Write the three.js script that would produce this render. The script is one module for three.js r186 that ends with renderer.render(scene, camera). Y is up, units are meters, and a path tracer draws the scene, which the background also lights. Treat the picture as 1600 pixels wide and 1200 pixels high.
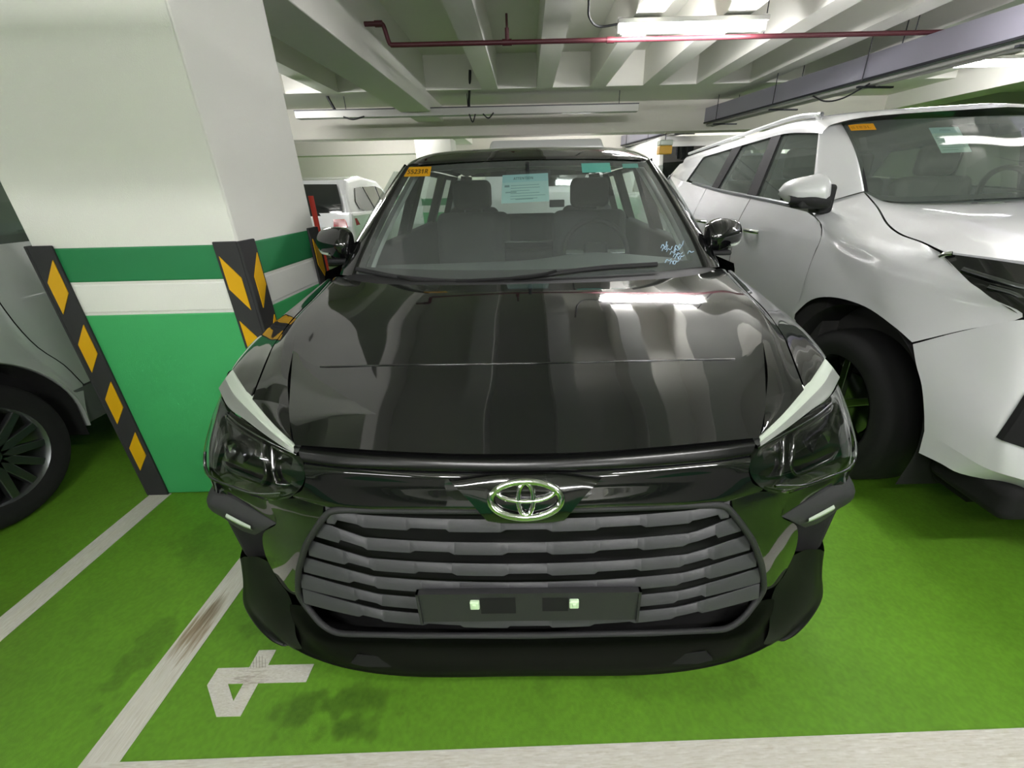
import * as THREE from 'three';
import { mergeGeometries, mergeVertices } from 'three/addons/utils/BufferGeometryUtils.js';
import { RoundedBoxGeometry } from 'three/addons/geometries/RoundedBoxGeometry.js';
import { RectAreaLightUniformsLib } from 'three/addons/lights/RectAreaLightUniformsLib.js';

// ───────── camera, exposure, lamps ─────────
const scene = new THREE.Scene();
scene.background = new THREE.Color(0x000000);
const renderer = new THREE.WebGLRenderer({ antialias: true });
renderer.toneMapping = THREE.LinearToneMapping;
renderer.toneMappingExposure = 18.0;
renderer.shadowMap.enabled = true;
renderer.shadowMap.type = THREE.PCFSoftShadowMap;
const FOCAL = 667;                                     // pixels, for a frame 1600 x 1200
const camera = new THREE.PerspectiveCamera(2 * Math.atan(600 / FOCAL) * 180 / Math.PI, 4 / 3, 0.05, 60);
camera.position.set(0, 1.38, 0.70);
camera.rotation.order = 'YXZ';
camera.rotation.set(-24.8 * Math.PI / 180, 0, -0.0236);
camera.setViewOffset(1600, 1200, -30, 0, 1600, 1200);
camera.updateProjectionMatrix();
scene.add(camera);
RectAreaLightUniformsLib.init();

// the lit tube in view, unseen ones, and some added for fill: [x, y, z, length, along ('x' or 'z'), radiance, label]
const LAMPS = [
  [1.255, 2.425, -3.30, 1.05, 'x', 11, 'glowing white tube lamp below the ceiling ribs, beside the red sprinkler pipe'],
  [3.15, 2.42, -1.8, 1.05, 'x', 2.8],
  [1.255, 2.42, 1.2, 1.05, 'x', 9.5],
  [-0.55, 2.42, 1.75, 1.05, 'x', 7.5],
  [1.0, 2.42, 4.0, 1.12, 'x', 5],  // added behind the camera as fill light
  [-2.6, 2.42, 3.0, 1.12, 'x', 1.5],  // added over the left aisle to brighten the white flank opposite
  [-4.2, 2.42, 1.2, 1.12, 'x', 7],  // added to lift the dim left side
  [-3.3, 2.42, -4.9, 1.12, 'x', 5],
  [4.6, 2.42, -4.6, 1.12, 'x', 4],
  [1.2, 2.42, -8.3, 1.12, 'x', 9],
  [-2.8, 2.42, -8.6, 1.12, 'x', 8],
  [4.6, 2.42, -8.8, 1.12, 'x', 11],
  [-0.4, 2.42, -12.6, 1.12, 'x', 18],
  [3.4, 2.42, -12.6, 1.12, 'x', 18],
  [-4.5, 2.42, -13.0, 1.12, 'x', 18],
];

// ───────── helpers ─────────
let seed = 20240611;
const rnd = () => { seed = (seed + 0x6D2B79F5) | 0; let t = Math.imul(seed ^ (seed >>> 15), 1 | seed); t = (t + Math.imul(t ^ (t >>> 7), 61 | t)) ^ t; return ((t ^ (t >>> 14)) >>> 0) / 4294967296; };
const names = {};
const numbered = (n) => { const k = (names[n] = (names[n] ?? -1) + 1); return k ? `${n}_${String(k).padStart(3, '0')}` : n; };
const DS = THREE.DoubleSide;
const sr = (hex) => new THREE.Color(hex);
function mat(o) { return new THREE.MeshPhysicalMaterial({ side: DS, ...o }); }
const std = (color, roughness = 0.6, metalness = 0, extra = {}) => new THREE.MeshStandardMaterial({ color, roughness, metalness, side: DS, ...extra });

function fin(g) {               // every geometry: non-indexed, position + normal + uv only
  let h = g.index ? g.toNonIndexed() : g;
  for (const k of Object.keys(h.attributes)) if (!['position', 'normal', 'uv'].includes(k)) h.deleteAttribute(k);
  if (!h.attributes.normal) h.computeVertexNormals();
  if (!h.attributes.uv) h.setAttribute('uv', new THREE.BufferAttribute(new Float32Array(h.attributes.position.count * 2), 2));
  return h;
}
const merge = (...l) => { const a = l.flat(3).filter(Boolean).map(fin); return a.length === 1 ? a[0] : mergeGeometries(a); };
function mesh(name, geo, m, parent) {
  const o = new THREE.Mesh(merge(geo), m);
  o.name = numbered(name); o.castShadow = true; o.receiveShadow = true;
  (parent ?? scene).add(o);
  return o;
}
function tag(o, label, category, group) { o.userData.label = label; o.userData.category = category; if (group) o.userData.group = group; return o; }
function thing(name, label, category, pos = [0, 0, 0], turn = 0, group) {
  const o = new THREE.Group(); o.name = numbered(name); scene.add(o);
  o.position.set(...pos); o.rotation.y = turn;
  return tag(o, label, category, group);
}
function struct(name, geo, m, parent) { const o = mesh(name, geo, m, parent); if (!parent) o.userData.kind = 'structure'; return o; }
function box(x0, x1, y0, y1, z0, z1, r = 0) {
  const w = x1 - x0, h = y1 - y0, d = z1 - z0;
  const g = r ? new RoundedBoxGeometry(w, h, d, 2, Math.min(r, w / 2.01, h / 2.01, d / 2.01)) : new THREE.BoxGeometry(w, h, d);
  // uv in metres
  const p = g.attributes.position, n = g.attributes.normal, uv = g.attributes.uv;
  g.translate((x0 + x1) / 2, (y0 + y1) / 2, (z0 + z1) / 2);
  for (let i = 0; i < p.count; i++) {
    const ax = Math.abs(n.getX(i)), ay = Math.abs(n.getY(i)), az = Math.abs(n.getZ(i));
    if (ay >= ax && ay >= az) uv.setXY(i, p.getX(i), p.getZ(i)); else if (ax >= az) uv.setXY(i, p.getZ(i), p.getY(i)); else uv.setXY(i, p.getX(i), p.getY(i));
  }
  return g;
}
const v3 = (a) => new THREE.Vector3(a[0], a[1], a[2]);
function tube(pts, r, seg = 0, rad = 8, closed = false, tension = 0.5) {
  const c = new THREE.CatmullRomCurve3(pts.map(v3), closed, 'catmullrom', tension);
  return new THREE.TubeGeometry(c, seg || Math.max(8, pts.length * 8), r, rad, closed);
}
function rod(a, b, r, rad = 8) {
  const A = v3(a), B = v3(b), d = B.clone().sub(A);
  const g = new THREE.CylinderGeometry(r, r, d.length(), rad);
  g.applyQuaternion(new THREE.Quaternion().setFromUnitVectors(new THREE.Vector3(0, 1, 0), d.normalize()));
  g.translate((A.x + B.x) / 2, (A.y + B.y) / 2, (A.z + B.z) / 2);
  return g;
}
// Catmull-Rom through equal-size points (arrays of numbers), s samples per span; straight if lin
function spl(P, s, lin) {
  const n = P.length, out = [];
  for (let i = 0; i < n - 1; i++) {
    const p1 = P[i], p2 = P[i + 1], p0 = i ? P[i - 1] : p1.map((v, k) => 2 * v - p2[k]), p3 = i < n - 2 ? P[i + 2] : p2.map((v, k) => 2 * v - p1[k]);
    for (let j = 0; j < s; j++) {
      const t = j / s, t2 = t * t, t3 = t2 * t;
      out.push(p1.map((_, k) => lin ? p1[k] + (p2[k] - p1[k]) * t :
        0.5 * (2 * p1[k] + (p2[k] - p0[k]) * t + (2 * p0[k] - 5 * p1[k] + 4 * p2[k] - p3[k]) * t2 + (3 * p1[k] - p0[k] - 3 * p2[k] + p3[k]) * t3)));
    }
  }
  out.push(P[n - 1].slice());
  return out;
}
// smooth surface through rows of points
function patch(rows, o = {}) {
  const { su = 6, sv = 6, lu = false, lv = false } = o;
  const R = rows.map((r) => spl(r, su, lu)), m = R[0].length;
  const cols = [];
  for (let j = 0; j < m; j++) cols.push(spl(R.map((r) => r[j]), sv, lv));
  const n = cols[0].length, pos = [], uv = [], idx = [];
  for (let i = 0; i < n; i++) for (let j = 0; j < m; j++) { pos.push(...cols[j][i]); uv.push(j / (m - 1), i / (n - 1)); }
  for (let i = 0; i < n - 1; i++) for (let j = 0; j < m - 1; j++) { const a = i * m + j, b = a + 1, c = a + m, d = c + 1; idx.push(a, b, d, a, d, c); }
  const g = new THREE.BufferGeometry();
  g.setAttribute('position', new THREE.Float32BufferAttribute(pos, 3));
  g.setAttribute('uv', new THREE.Float32BufferAttribute(uv, 2));
  g.setIndex(idx); g.computeVertexNormals();
  return g;
}
const ruled = (a, b, s = 6, lin) => patch([a, b], { su: s, sv: 1, lu: lin });
const off = (pts, dx, dy, dz) => pts.map((p) => [p[0] + dx, p[1] + dy, p[2] + dz]);
function mir(g, cx = 0) {      // mirror image across x = cx
  const h = fin(g).clone(), p = h.attributes.position, n = h.attributes.normal, u = h.attributes.uv;
  for (let i = 0; i < p.count; i++) { p.setX(i, 2 * cx - p.getX(i)); n.setX(i, -n.getX(i)); }
  for (const a of [p, n, u]) for (let i = 0; i < a.count; i += 3) for (let k = 0; k < a.itemSize; k++) { const t = a.array[(i + 1) * a.itemSize + k]; a.array[(i + 1) * a.itemSize + k] = a.array[(i + 2) * a.itemSize + k]; a.array[(i + 2) * a.itemSize + k] = t; }
  return h;
}
const both = (g, cx = 0) => { const a = merge(g); return merge(a, mir(a, cx)); };
const full = (half) => [...half.slice(1).reverse().map(([x, y, z]) => [-x, y, z]), ...half];   // a row across the car from its half, x = 0 first
function ext(pts, depth, bevel = 0, holes = []) {
  const s = new THREE.Shape(pts.map(([x, y]) => new THREE.Vector2(x, y)));
  for (const h of holes) s.holes.push(new THREE.Path(h.map(([x, y]) => new THREE.Vector2(x, y))));
  return new THREE.ExtrudeGeometry(s, { depth, bevelEnabled: bevel > 0, bevelSize: bevel, bevelThickness: bevel, bevelSegments: 2, curveSegments: 8 });
}
// closed slab around a patch: its outer skin, an inner skin pushed along a vector, and the rim
function slab(rows, d, o = {}) {
  const inner = rows.map((r) => off(r, ...d));
  const lin = o.lv, first = (q) => q.map((r) => r[0]), last = (q) => q.map((r) => r[r.length - 1]);
  return merge(patch(rows, o), patch(inner, o),
    patch([rows[0], inner[0]], { su: o.su ?? 6, sv: 1, lu: o.lu }), patch([rows[rows.length - 1], inner[rows.length - 1]], { su: o.su ?? 6, sv: 1, lu: o.lu }),
    patch([first(rows), first(inner)], { su: o.sv ?? 6, sv: 1, lu: lin }), patch([last(rows), last(inner)], { su: o.sv ?? 6, sv: 1, lu: lin }));
}

// ───────── textures ─────────
function noiseTex(n, f, color = false) {
  const a = new Uint8Array(n * n * 4);
  for (let j = 0; j < n; j++) for (let i = 0; i < n; i++) { const c = f(i / n, j / n, i, j), k = (j * n + i) * 4; a[k] = c[0]; a[k + 1] = c[1]; a[k + 2] = c[2]; a[k + 3] = 255; }
  const t = new THREE.DataTexture(a, n, n, THREE.RGBAFormat); t.wrapS = t.wrapT = THREE.RepeatWrapping;
  t.magFilter = THREE.LinearFilter; t.minFilter = THREE.LinearMipmapLinearFilter; t.generateMipmaps = true;
  if (color) t.colorSpace = THREE.SRGBColorSpace;
  t.needsUpdate = true; return t;
}
function valueNoise(per, s0) {   // tileable value noise of a given period
  const g = []; let s = s0; const r = () => { s = (s * 1664525 + 1013904223) >>> 0; return s / 4294967296; };
  for (let i = 0; i < per * per; i++) g.push(r());
  return (u, v) => {
    const x = u * per, y = v * per, i = Math.floor(x), j = Math.floor(y), a = x - i, b = y - j, sa = a * a * (3 - 2 * a), sb = b * b * (3 - 2 * b);
    const q = (p, t) => g[((t % per) + per) % per * per + ((p % per) + per) % per];
    return (q(i, j) * (1 - sa) + q(i + 1, j) * sa) * (1 - sb) + (q(i, j + 1) * (1 - sa) + q(i + 1, j + 1) * sa) * sb;
  };
}
const N8 = valueNoise(8, 11), N24 = valueNoise(24, 12), N64 = valueNoise(64, 13), N256 = valueNoise(256, 14);
const rawGrain = noiseTex(256, (u, v) => { const g = 128 + (rnd() - 0.5) * 150 + (N64(u, v) - 0.5) * 60; return [g, g, g]; });
const grainAt = (rep) => { const t = rawGrain.clone(); t.repeat.set(rep, rep); t.needsUpdate = true; return t; };
function canvasTex(w, h, draw) {
  const c = document.createElement('canvas'); c.width = w; c.height = h; draw(c.getContext('2d'), w, h);
  const t = new THREE.CanvasTexture(c); t.colorSpace = THREE.SRGBColorSpace; return t;
}

// ───────── materials of the place ─────────
const DARK_BLOTCHES = [[-0.62, -0.06, 0.16, 0.07, 0.22], [-0.55, 0.0, 0.10, 0.05, 0.25], [-1.31, -0.25, 0.05, 0.2, 0.12], [-0.98, -0.30, 0.10, 0.05, 0.10], [-1.5, -0.75, 0.12, 0.16, 0.08], [0.35, -0.1, 0.3, 0.05, 0.08]];
const floorMap = noiseTex(1024, (u, v) => {       // 8 m x 8 m of rolled epoxy: roller mottling, fine speckle, dirt and dark blotches
  let k = 0.98 + (N24(u, v) - 0.5) * 0.07 + (N64(u, v) - 0.5) * 0.04 + (N256(u, v) - 0.5) * 0.04 + (rnd() - 0.5) * 0.11;
  const dirt = Math.max(0, N8(u * 1 + 0.13, v) * 0.6 + N24(v, u) * 0.4 - 0.56) * 1.5 * (0.6 + N256(u, v));
  k -= dirt * 0.4;
  const X = (u < 0.5 ? u : u - 1) * 8, Z = (v < 0.5 ? v : v - 1) * 8;      // darker ragged blotches in front of the car and along the line
  for (const [sx, sz, rx, rz, a] of DARK_BLOTCHES) { const d = Math.hypot((X - sx) / rx, (Z - sz) / rz) + (N64(u, v) - 0.5) * 0.9 + (N256(u, v) - 0.5) * 0.7; if (d < 1) k -= a * Math.min(1, (1 - d) * 3); }
  return [Math.max(0, 98 * k + dirt * 22), Math.max(0, 146 * k), Math.max(0, 40 * k + dirt * 10)];
}, true);
floorMap.repeat.set(1 / 8, 1 / 8);
const M = {
  floor: std(0xffffff, 0.42, 0, { map: floorMap, bumpMap: grainAt(6), bumpScale: 0.0006 }),
  concrete: std(sr('#dcdcd6'), 0.85, 0, { bumpMap: grainAt(4), bumpScale: 0.001 }),
  ceil: std(sr('#e0dfd8'), 0.85, 0, { bumpMap: grainAt(3), bumpScale: 0.001 }),
  cream: std(sr('#cecbc2'), 0.7, 0, { bumpMap: grainAt(3), bumpScale: 0.001 }),
  green: std(sr('#3fa863'), 0.55, 0, { bumpMap: grainAt(4), bumpScale: 0.0008 }),
  darkGreen: std(sr('#1f7a48'), 0.55, 0, { bumpMap: grainAt(4), bumpScale: 0.0008 }),
  white: std(sr('#e4e4df'), 0.6, 0, { bumpMap: grainAt(4), bumpScale: 0.0008 }),
  rubber: std(sr('#2b2b2d'), 0.75, 0, { bumpMap: grainAt(8), bumpScale: 0.001 }),
  yellow: std(sr('#d8a40c'), 0.45),
  pipe: std(sr('#4a1a22'), 0.5),
  redPipe: std(sr('#8c1f2c'), 0.5),
  steel: std(sr('#a7a5b4'), 0.45, 0.6),
  darkSteel: std(sr('#33343a'), 0.5, 0.5),
  cable: std(sr('#1b1c20'), 0.6),
  galv: std(sr('#a9a9a4'), 0.5, 0.3),
};

// ───────── floor, markings ─────────
const floor = struct('floor', box(-9, 9, -0.2, 0, -16, 7), M.floor);
function paint(draw) {     // white road paint, tinted by the dirt that lies on it
  return std(0xffffff, 0.6, 0, { map: canvasTex(256, 1024, (c, w, h) => {
    c.fillStyle = '#c8c5bd'; c.fillRect(0, 0, w, h);
    for (let i = 0; i < 9000; i++) { const q = rnd(); c.fillStyle = q < 0.5 ? 'rgba(150,140,125,0.10)' : 'rgba(245,245,240,0.10)'; c.fillRect(rnd() * w, rnd() * h, 2 + rnd() * 6, 2 + rnd() * 10); }
    draw?.(c, w, h);
  }) });
}
function stain(c, x, y, rx, ry, n, col) { for (let i = 0; i < n; i++) { const a = rnd() * 6.283, q = Math.sqrt(rnd()); c.fillStyle = col; c.beginPath(); c.ellipse(x + Math.cos(a) * rx * q, y + Math.sin(a) * ry * q, 3 + rnd() * 16, 2 + rnd() * 9, rnd() * 3, 0, 6.3); c.fill(); } }
function line(x0, x1, z0, z1, m, turn = 0) {       // a painted strip 1.5 mm thick; uv 0..1 along z
  const g = new THREE.BoxGeometry(x1 - x0, 0.0015, z1 - z0);
  if (turn) g.rotateY(turn);
  g.translate((x0 + x1) / 2, 0.0008, (z0 + z1) / 2);
  return mesh('parking_line', g, m, floor);
}
line(-1.95, -1.845, -1.06, 1.6, paint((c, w, h) => stain(c, w * 0.5, h * 0.42, 90, 90, 60, 'rgba(120,112,100,0.07)')));
line(-1.232, -1.130, -4.9, 0.10, paint((c, w, h) => { stain(c, w * 0.45, h * 0.9215, 95, 13, 120, 'rgba(128,108,80,0.16)'); stain(c, w * 0.5, h * 0.905, 70, 9, 60, 'rgba(110,95,75,0.14)'); }));
{
  const pm = paint((c, w, h) => { stain(c, w * 0.25, h * 0.135, 50, 40, 70, 'rgba(120,105,85,0.14)'); stain(c, w * 0.2, h * 0.22, 60, 60, 40, 'rgba(110,100,80,0.06)'); });
  const g = new THREE.BoxGeometry(0.14, 0.0015, 3.4); g.rotateY(Math.PI / 2); g.rotateY(0.012); g.translate(0.47, 0.0009, 0.125);
  mesh('parking_line', g, pm, floor);
}
{ // the bay number 4 in white paint, read from the aisle side
  const o = [[-.925, -.17], [-1.025, -.17], [-1.025, -.118], [-.938, -.03], [-.868, -.03], [-.868, -.121], [-.72, -.121], [-.72, -.176], [-.868, -.176], [-.868, -.226], [-.925, -.226]];
  const h = [[-.962, -.121], [-.914, -.121], [-.914, -.071]];
  const g = ext(o.map(([x, z]) => [x, -z]), 0.0015, 0, [h.map(([x, z]) => [x, -z])]);
  g.rotateX(-Math.PI / 2);
  const uv = g.attributes.uv, p = g.attributes.position;
  for (let i = 0; i < uv.count; i++) uv.setXY(i, (p.getX(i) + 1.03) / 0.32, (p.getZ(i) + 0.23) / 0.22);
  mesh('bay_number', g, paint((c, w, hh) => { stain(c, w * 0.38, hh * 0.62, 34, 200, 60, 'rgba(120,112,98,0.16)'); stain(c, w * 0.45, hh * 0.55, 60, 60, 50, 'rgba(120,112,98,0.13)');
    c.fillStyle = 'rgba(90,88,80,0.4)'; for (let i = 0; i < 6; i++) { c.save(); c.translate(w * (0.34 + i * 0.03), hh * 0.72); c.rotate(0.1); c.fillRect(0, 0, 2, 130 + rnd() * 60); c.restore(); } }), floor);
}

// ───────── pillar beside the car, with its painted bands and corner guards ─────────
const pillar = struct('pillar', box(-1.945, -1.135, 0, 2.32, -1.72, -1.06, 0.012), M.concrete);
pillar.userData.label = 'square concrete pillar with green and white painted bands';
const band = (n, y0, y1, m) => mesh(n, box(-1.9475, -1.1325, y0, y1, -1.7225, -1.0575, 0.012), m, pillar);
band('green_band', 0.001, 0.935, M.green); band('white_band', 0.9355, 1.062, M.white); band('dark_green_band', 1.0625, 1.205, M.darkGreen);
function guard(x, z, sx, sz) {        // an L of black rubber round a corner; sx, sz point outwards
  const t = 0.012, w = 0.095, y1 = 1.212;
  const g = mesh('corner_guard', [box(Math.min(x, x - sx * w), Math.max(x, x - sx * w), 0.002, y1, Math.min(z, z + sz * t), Math.max(z, z + sz * t), 0.004),
    box(Math.min(x, x + sx * t), Math.max(x, x + sx * t), 0.002, y1, Math.min(z + sz * t, z - sz * w), Math.max(z + sz * t, z - sz * w), 0.004)], M.rubber, pillar);
  for (let k = 0; k < 5; k++) {
    const y = 1.10 - k * 0.262;
    if (y < 0.1) break;
    const a = ext([[-0.031, 0.108], [0.031, 0.022], [0.031, -0.108], [-0.031, -0.022]].map(([p, q]) => [sx * p, q]), 0.003);
    a.translate(x - sx * 0.05, y - 0.05, z + sz * (t + 0.0002) - (sz < 0 ? 0.003 : 0)); mesh('yellow_patch', a, M.yellow, g);
    const b = ext([[-0.031, -0.022], [0.031, -0.108], [0.031, 0.022], [-0.031, 0.108]].map(([p, q]) => [-sz * p, q]), 0.003);
    b.rotateY(sx * Math.PI / 2); b.translate(x + sx * (t + 0.0002), y - 0.05, z - sz * 0.05); mesh('yellow_patch', b, M.yellow, g);
  }
}
guard(-1.1325, -1.0575, 1, 1); guard(-1.9475, -1.0575, -1, 1); guard(-1.1325, -1.7225, 1, -1);

// ───────── ceiling: slab, ribs, beams ─────────
const ceiling = struct('ceiling', box(-9, 9, 2.86, 3.06, -16, 7), M.ceil);
for (let k = -11; k <= 12; k++) {
  const x = -0.43 + 0.665 * k + (k >= 1 ? 0.02 : 0);
  if (x > -1.75 && x < -1.0) continue;
  mesh('rib', box(x - 0.1, x + 0.1, 2.5, 2.87, -5.7, 7), M.ceil, ceiling);
}
mesh('beam', box(-1.62, -1.23, 2.30, 2.87, -16, 7, 0.008), M.ceil, ceiling);
mesh('beam', box(-9, 9, 2.5, 2.87, -6.8, -5.7, 0.008), M.ceil, ceiling);
mesh('beam', box(-9, 9, 2.10, 2.87, -7.15, -6.8, 0.008), M.cream, ceiling);
mesh('beam', box(-9, 9, 2.14, 2.87, -11.0, -10.6, 0.008), M.cream, ceiling);
mesh('beam', box(-9, 9, 2.3, 2.87, 5.2, 5.6, 0.008), M.ceil, ceiling);
mesh('beam', box(5.4, 5.8, 2.3, 2.87, -16, 7, 0.008), M.ceil, ceiling);
const wallB = struct('wall_back', box(-9, 9, 0, 2.9, -16.2, -16), M.cream);
mesh('green_band', box(-9, 9, 0, 0.95, -16.003, -15.995), M.green, wallB);
mesh('dark_green_band', box(-9, 9, 1.06, 1.2, -16.003, -15.995), M.darkGreen, wallB);
const wallL = struct('wall_left', box(-9.2, -9, 0, 2.9, -16, 7), M.cream); mesh('green_band', box(-9.003, -8.995, 0, 0.95, -16, 7), M.green, wallL);
const wallR = struct('wall_right', box(9, 9.2, 0, 2.9, -16, 7), M.cream); mesh('green_band', box(8.995, 9.003, 0, 0.95, -16, 7), M.green, wallR);
const wallF = struct('wall_front', box(-9, 9, 0, 2.9, 7, 7.2), M.cream); mesh('green_band', box(-9, 9, 0, 0.95, 6.995, 7.003), M.green, wallF);
for (const [x, z] of [[-1.85, -9.4], [-6.6, -1.4], [-6.6, -9.4], [5.6, -9.4], [5.6, 3.6], [-1.5, 5.0]]) {
  const p = struct('pillar', box(x - 0.36, x + 0.36, 0, 2.87, z - 0.33, z + 0.33, 0.012), M.concrete);
  p.userData.label = 'concrete pillar with green and white painted bands farther off';
  mesh('green_band', box(x - 0.363, x + 0.363, 0.001, 0.935, z - 0.333, z + 0.333, 0.012), M.green, p);
  mesh('dark_green_band', box(x - 0.363, x + 0.363, 1.0625, 1.205, z - 0.333, z + 0.333, 0.012), M.darkGreen, p);
}

// ───────── lamps ─────────
const glow = std(0xffffff, 0.4, 0, { emissive: new THREE.Color(1, 0.985, 0.98), emissiveIntensity: 1.2 });
LAMPS.forEach(([x, y, z, len, along, rad, label], i) => {
  const t = thing('tube_lamp', label ?? 'white tube lamp below the ceiling, out of the frame, in a set partly added for fill light', 'lamp', [x, y, z], along === 'z' ? Math.PI / 2 : 0, label ? undefined : 'tube lamps elsewhere in the garage');
  const h = len / 2;
  mesh('housing', [box(-h - 0.03, h + 0.03, 0.028, 0.06, -0.065, 0.065, 0.006), rod([-h * 0.7, 0.05, 0], [-h * 0.7, 2.498 - y, 0], 0.006), rod([h * 0.7, 0.05, 0], [h * 0.7, 2.498 - y, 0], 0.006)], M.galv, t);
  const tb = new THREE.CylinderGeometry(0.024, 0.024, len, 16); tb.rotateZ(Math.PI / 2);
  mesh('tube', tb, glow, t);
  for (const s of [-1, 1]) mesh('end_cap', box(s * (h + 0.015) - 0.016, s * (h + 0.015) + 0.016, -0.028, 0.075, -0.03, 0.03, 0.006), M.white, t);
  // the tube shines all round below its housing: one strip of light downwards, one to each side
  const tilt = z > 0 ? 1.85 : 2.1;
  for (const [a, k] of [[0, 0.7], [tilt, 1.5], [-tilt, 1.5]]) {
    const L = new THREE.RectAreaLight(new THREE.Color(1, 0.985, 0.985), rad * k, len, 0.05);
    L.position.set(0, -0.029 * Math.cos(a), 0.029 * Math.sin(a)); L.rotation.x = -Math.PI / 2 - a; t.add(L);
  }
});

// ───────── pipes, trays, cables under the ceiling ─────────
{
  const t = thing('sprinkler_pipe', 'dark red sprinkler pipe crossing below the ceiling behind the lit tube lamp', 'pipe', [0, 0, 0]);
  mesh('pipe', [tube([[-1.235, 2.555, -3.5], [-1.12, 2.555, -3.5], [-1.09, 2.55, -3.5], [-1.078, 2.52, -3.5], [-1.06, 2.445, -3.5], [-1.045, 2.424, -3.5], [-1.0, 2.42, -3.5], [-0.5, 2.42, -3.5]], 0.017, 90, 10), rod([-0.5, 2.42, -3.5], [4.4, 2.42, -3.5], 0.017, 10)], M.pipe, t);
  for (const [a, b, y] of [[-1.15, -1.09, 2.555], [-0.165, -0.09, 2.42], [0.66, 0.72, 2.42]]) mesh('coupling', rod([a, y, -3.5], [b, y, -3.5], 0.022, 10), M.pipe, t);
  mesh('riser', [rod([-0.125, 2.42, -3.5], [-0.125, 2.51, -3.5], 0.017, 10), rod([-0.125, 2.51, -3.5], [-0.125, 2.60, -3.5], 0.009, 8)], M.pipe, t);
  for (const x of [1.9, 3.1]) mesh('hanger_rod', rod([x, 2.42, -3.5], [x, 2.87, -3.5], 0.004, 6), M.darkSteel, t);
}
{
  const t = thing('cable_tray', 'long grey steel cable tray running away above the white car', 'cable tray', [2.955, 0, -5.0], 0.1345);
  const L = 5.6;
  mesh('tray', [box(-0.004, 0.006, 2.205, 2.39, -L, L), box(0.26, 0.27, 2.205, 2.39, -L, L), box(0, 0.265, 2.205, 2.215, -L, L)], M.steel, t);
  mesh('rim', [box(-0.012, 0.008, 2.19, 2.206, -L, L)], M.darkSteel, t);
  mesh('conduit', [rod([0.05, 2.17, -L], [0.05, 2.17, L], 0.016), rod([0.13, 2.165, -L], [0.13, 2.165, L], 0.02)], M.galv, t);
  for (let k = 0; k < 9; k++) mesh('hanger_rod', [rod([-0.02, 2.19, -5.2 + k * 1.25], [-0.02, 2.87, -5.2 + k * 1.25], 0.005, 6), rod([0.29, 2.19, -5.2 + k * 1.25], [0.29, 2.87, -5.2 + k * 1.25], 0.005, 6)], M.darkSteel, t);
  for (let k = 0; k < 9; k++) mesh('cross_bracket', box(-0.05, 0.31, 2.135, 2.15, -5.215 + k * 1.25, -5.185 + k * 1.25), M.darkSteel, t);
  mesh('loose_cable', tube([[0.02, 2.18, 0.4], [0.0, 2.10, 0.62], [0.0, 2.09, 0.85], [0.02, 2.16, 1.1]], 0.007, 30), M.cable, t);
}
{
  const t = thing('ceiling_duct', 'grey cable duct crossing below the ceiling at the end of the ribs', 'duct', [-0.75, 2.30, -5.95], 0.012);
  mesh('duct', box(-2.25, 2.25, -0.045, 0.04, -0.07, 0.07, 0.004), M.galv, t);
  mesh('lid_lip', box(-2.25, 2.25, 0.036, 0.046, -0.08, 0.08), M.darkSteel, t);
  for (const x of [-1.6, 0.0, 2.0]) mesh('hanger_rod', rod([x, 0.04, 0], [x, 0.25, 0], 0.005, 6), M.darkSteel, t);
  mesh('clamp', tube([[-1.62, -0.04, 0.08], [-1.5, -0.07, 0.09], [-1.35, -0.04, 0.08]], 0.01, 16), M.cable, t);
  mesh('clamp', tube([[0.02, -0.04, 0.08], [0.06, -0.13, 0.09], [0.1, -0.04, 0.08]], 0.009, 16), M.cable, t);
  mesh('clamp', tube([[0.2, -0.04, 0.08], [0.27, -0.09, 0.09], [0.34, -0.03, 0.08]], 0.009, 16), M.cable, t);
}
{
  const t = thing('ceiling_duct', 'unseen grey duct across the aisle, added to shade the upper pillar', 'duct', [-1.0, 2.20, 0.88]);  // unseen blocker, added so the upper part of the pillar falls into shade
  mesh('duct', box(-1.6, 1.2, -0.06, 0.06, -0.08, 0.08, 0.004), M.galv, t);
  for (const x of [-1.2, 0.9]) mesh('hanger_rod', rod([x, 0.06, 0], [x, 0.66, 0], 0.005, 6), M.darkSteel, t);
}
tag(mesh('hanging_cable', tube([[-2.62, 2.86, -5.9], [-2.60, 2.7, -5.9], [-2.55, 2.5, -5.9], [-2.48, 2.34, -5.9]], 0.018, 24), M.cable), 'thick black cable hanging from the ceiling next to the pillar', 'cable');
tag(mesh('hanging_cable', tube([[-0.66, 2.70, -5.69], [-0.68, 2.55, -5.72], [-0.72, 2.42, -5.88], [-0.73, 2.34, -5.93]], 0.016, 24), M.cable), 'black cable running down from a ceiling rib to the cross duct', 'cable');
tag(mesh('lamp_cable', tube([[0.44, 2.6, -2.95], [0.45, 2.5, -3.0], [0.47, 2.45, -3.1], [0.56, 2.44, -3.25], [0.72, 2.46, -3.28]], 0.008, 40), M.cable), 'thin black cable curving to the end of the lit tube lamp', 'cable');

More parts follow.
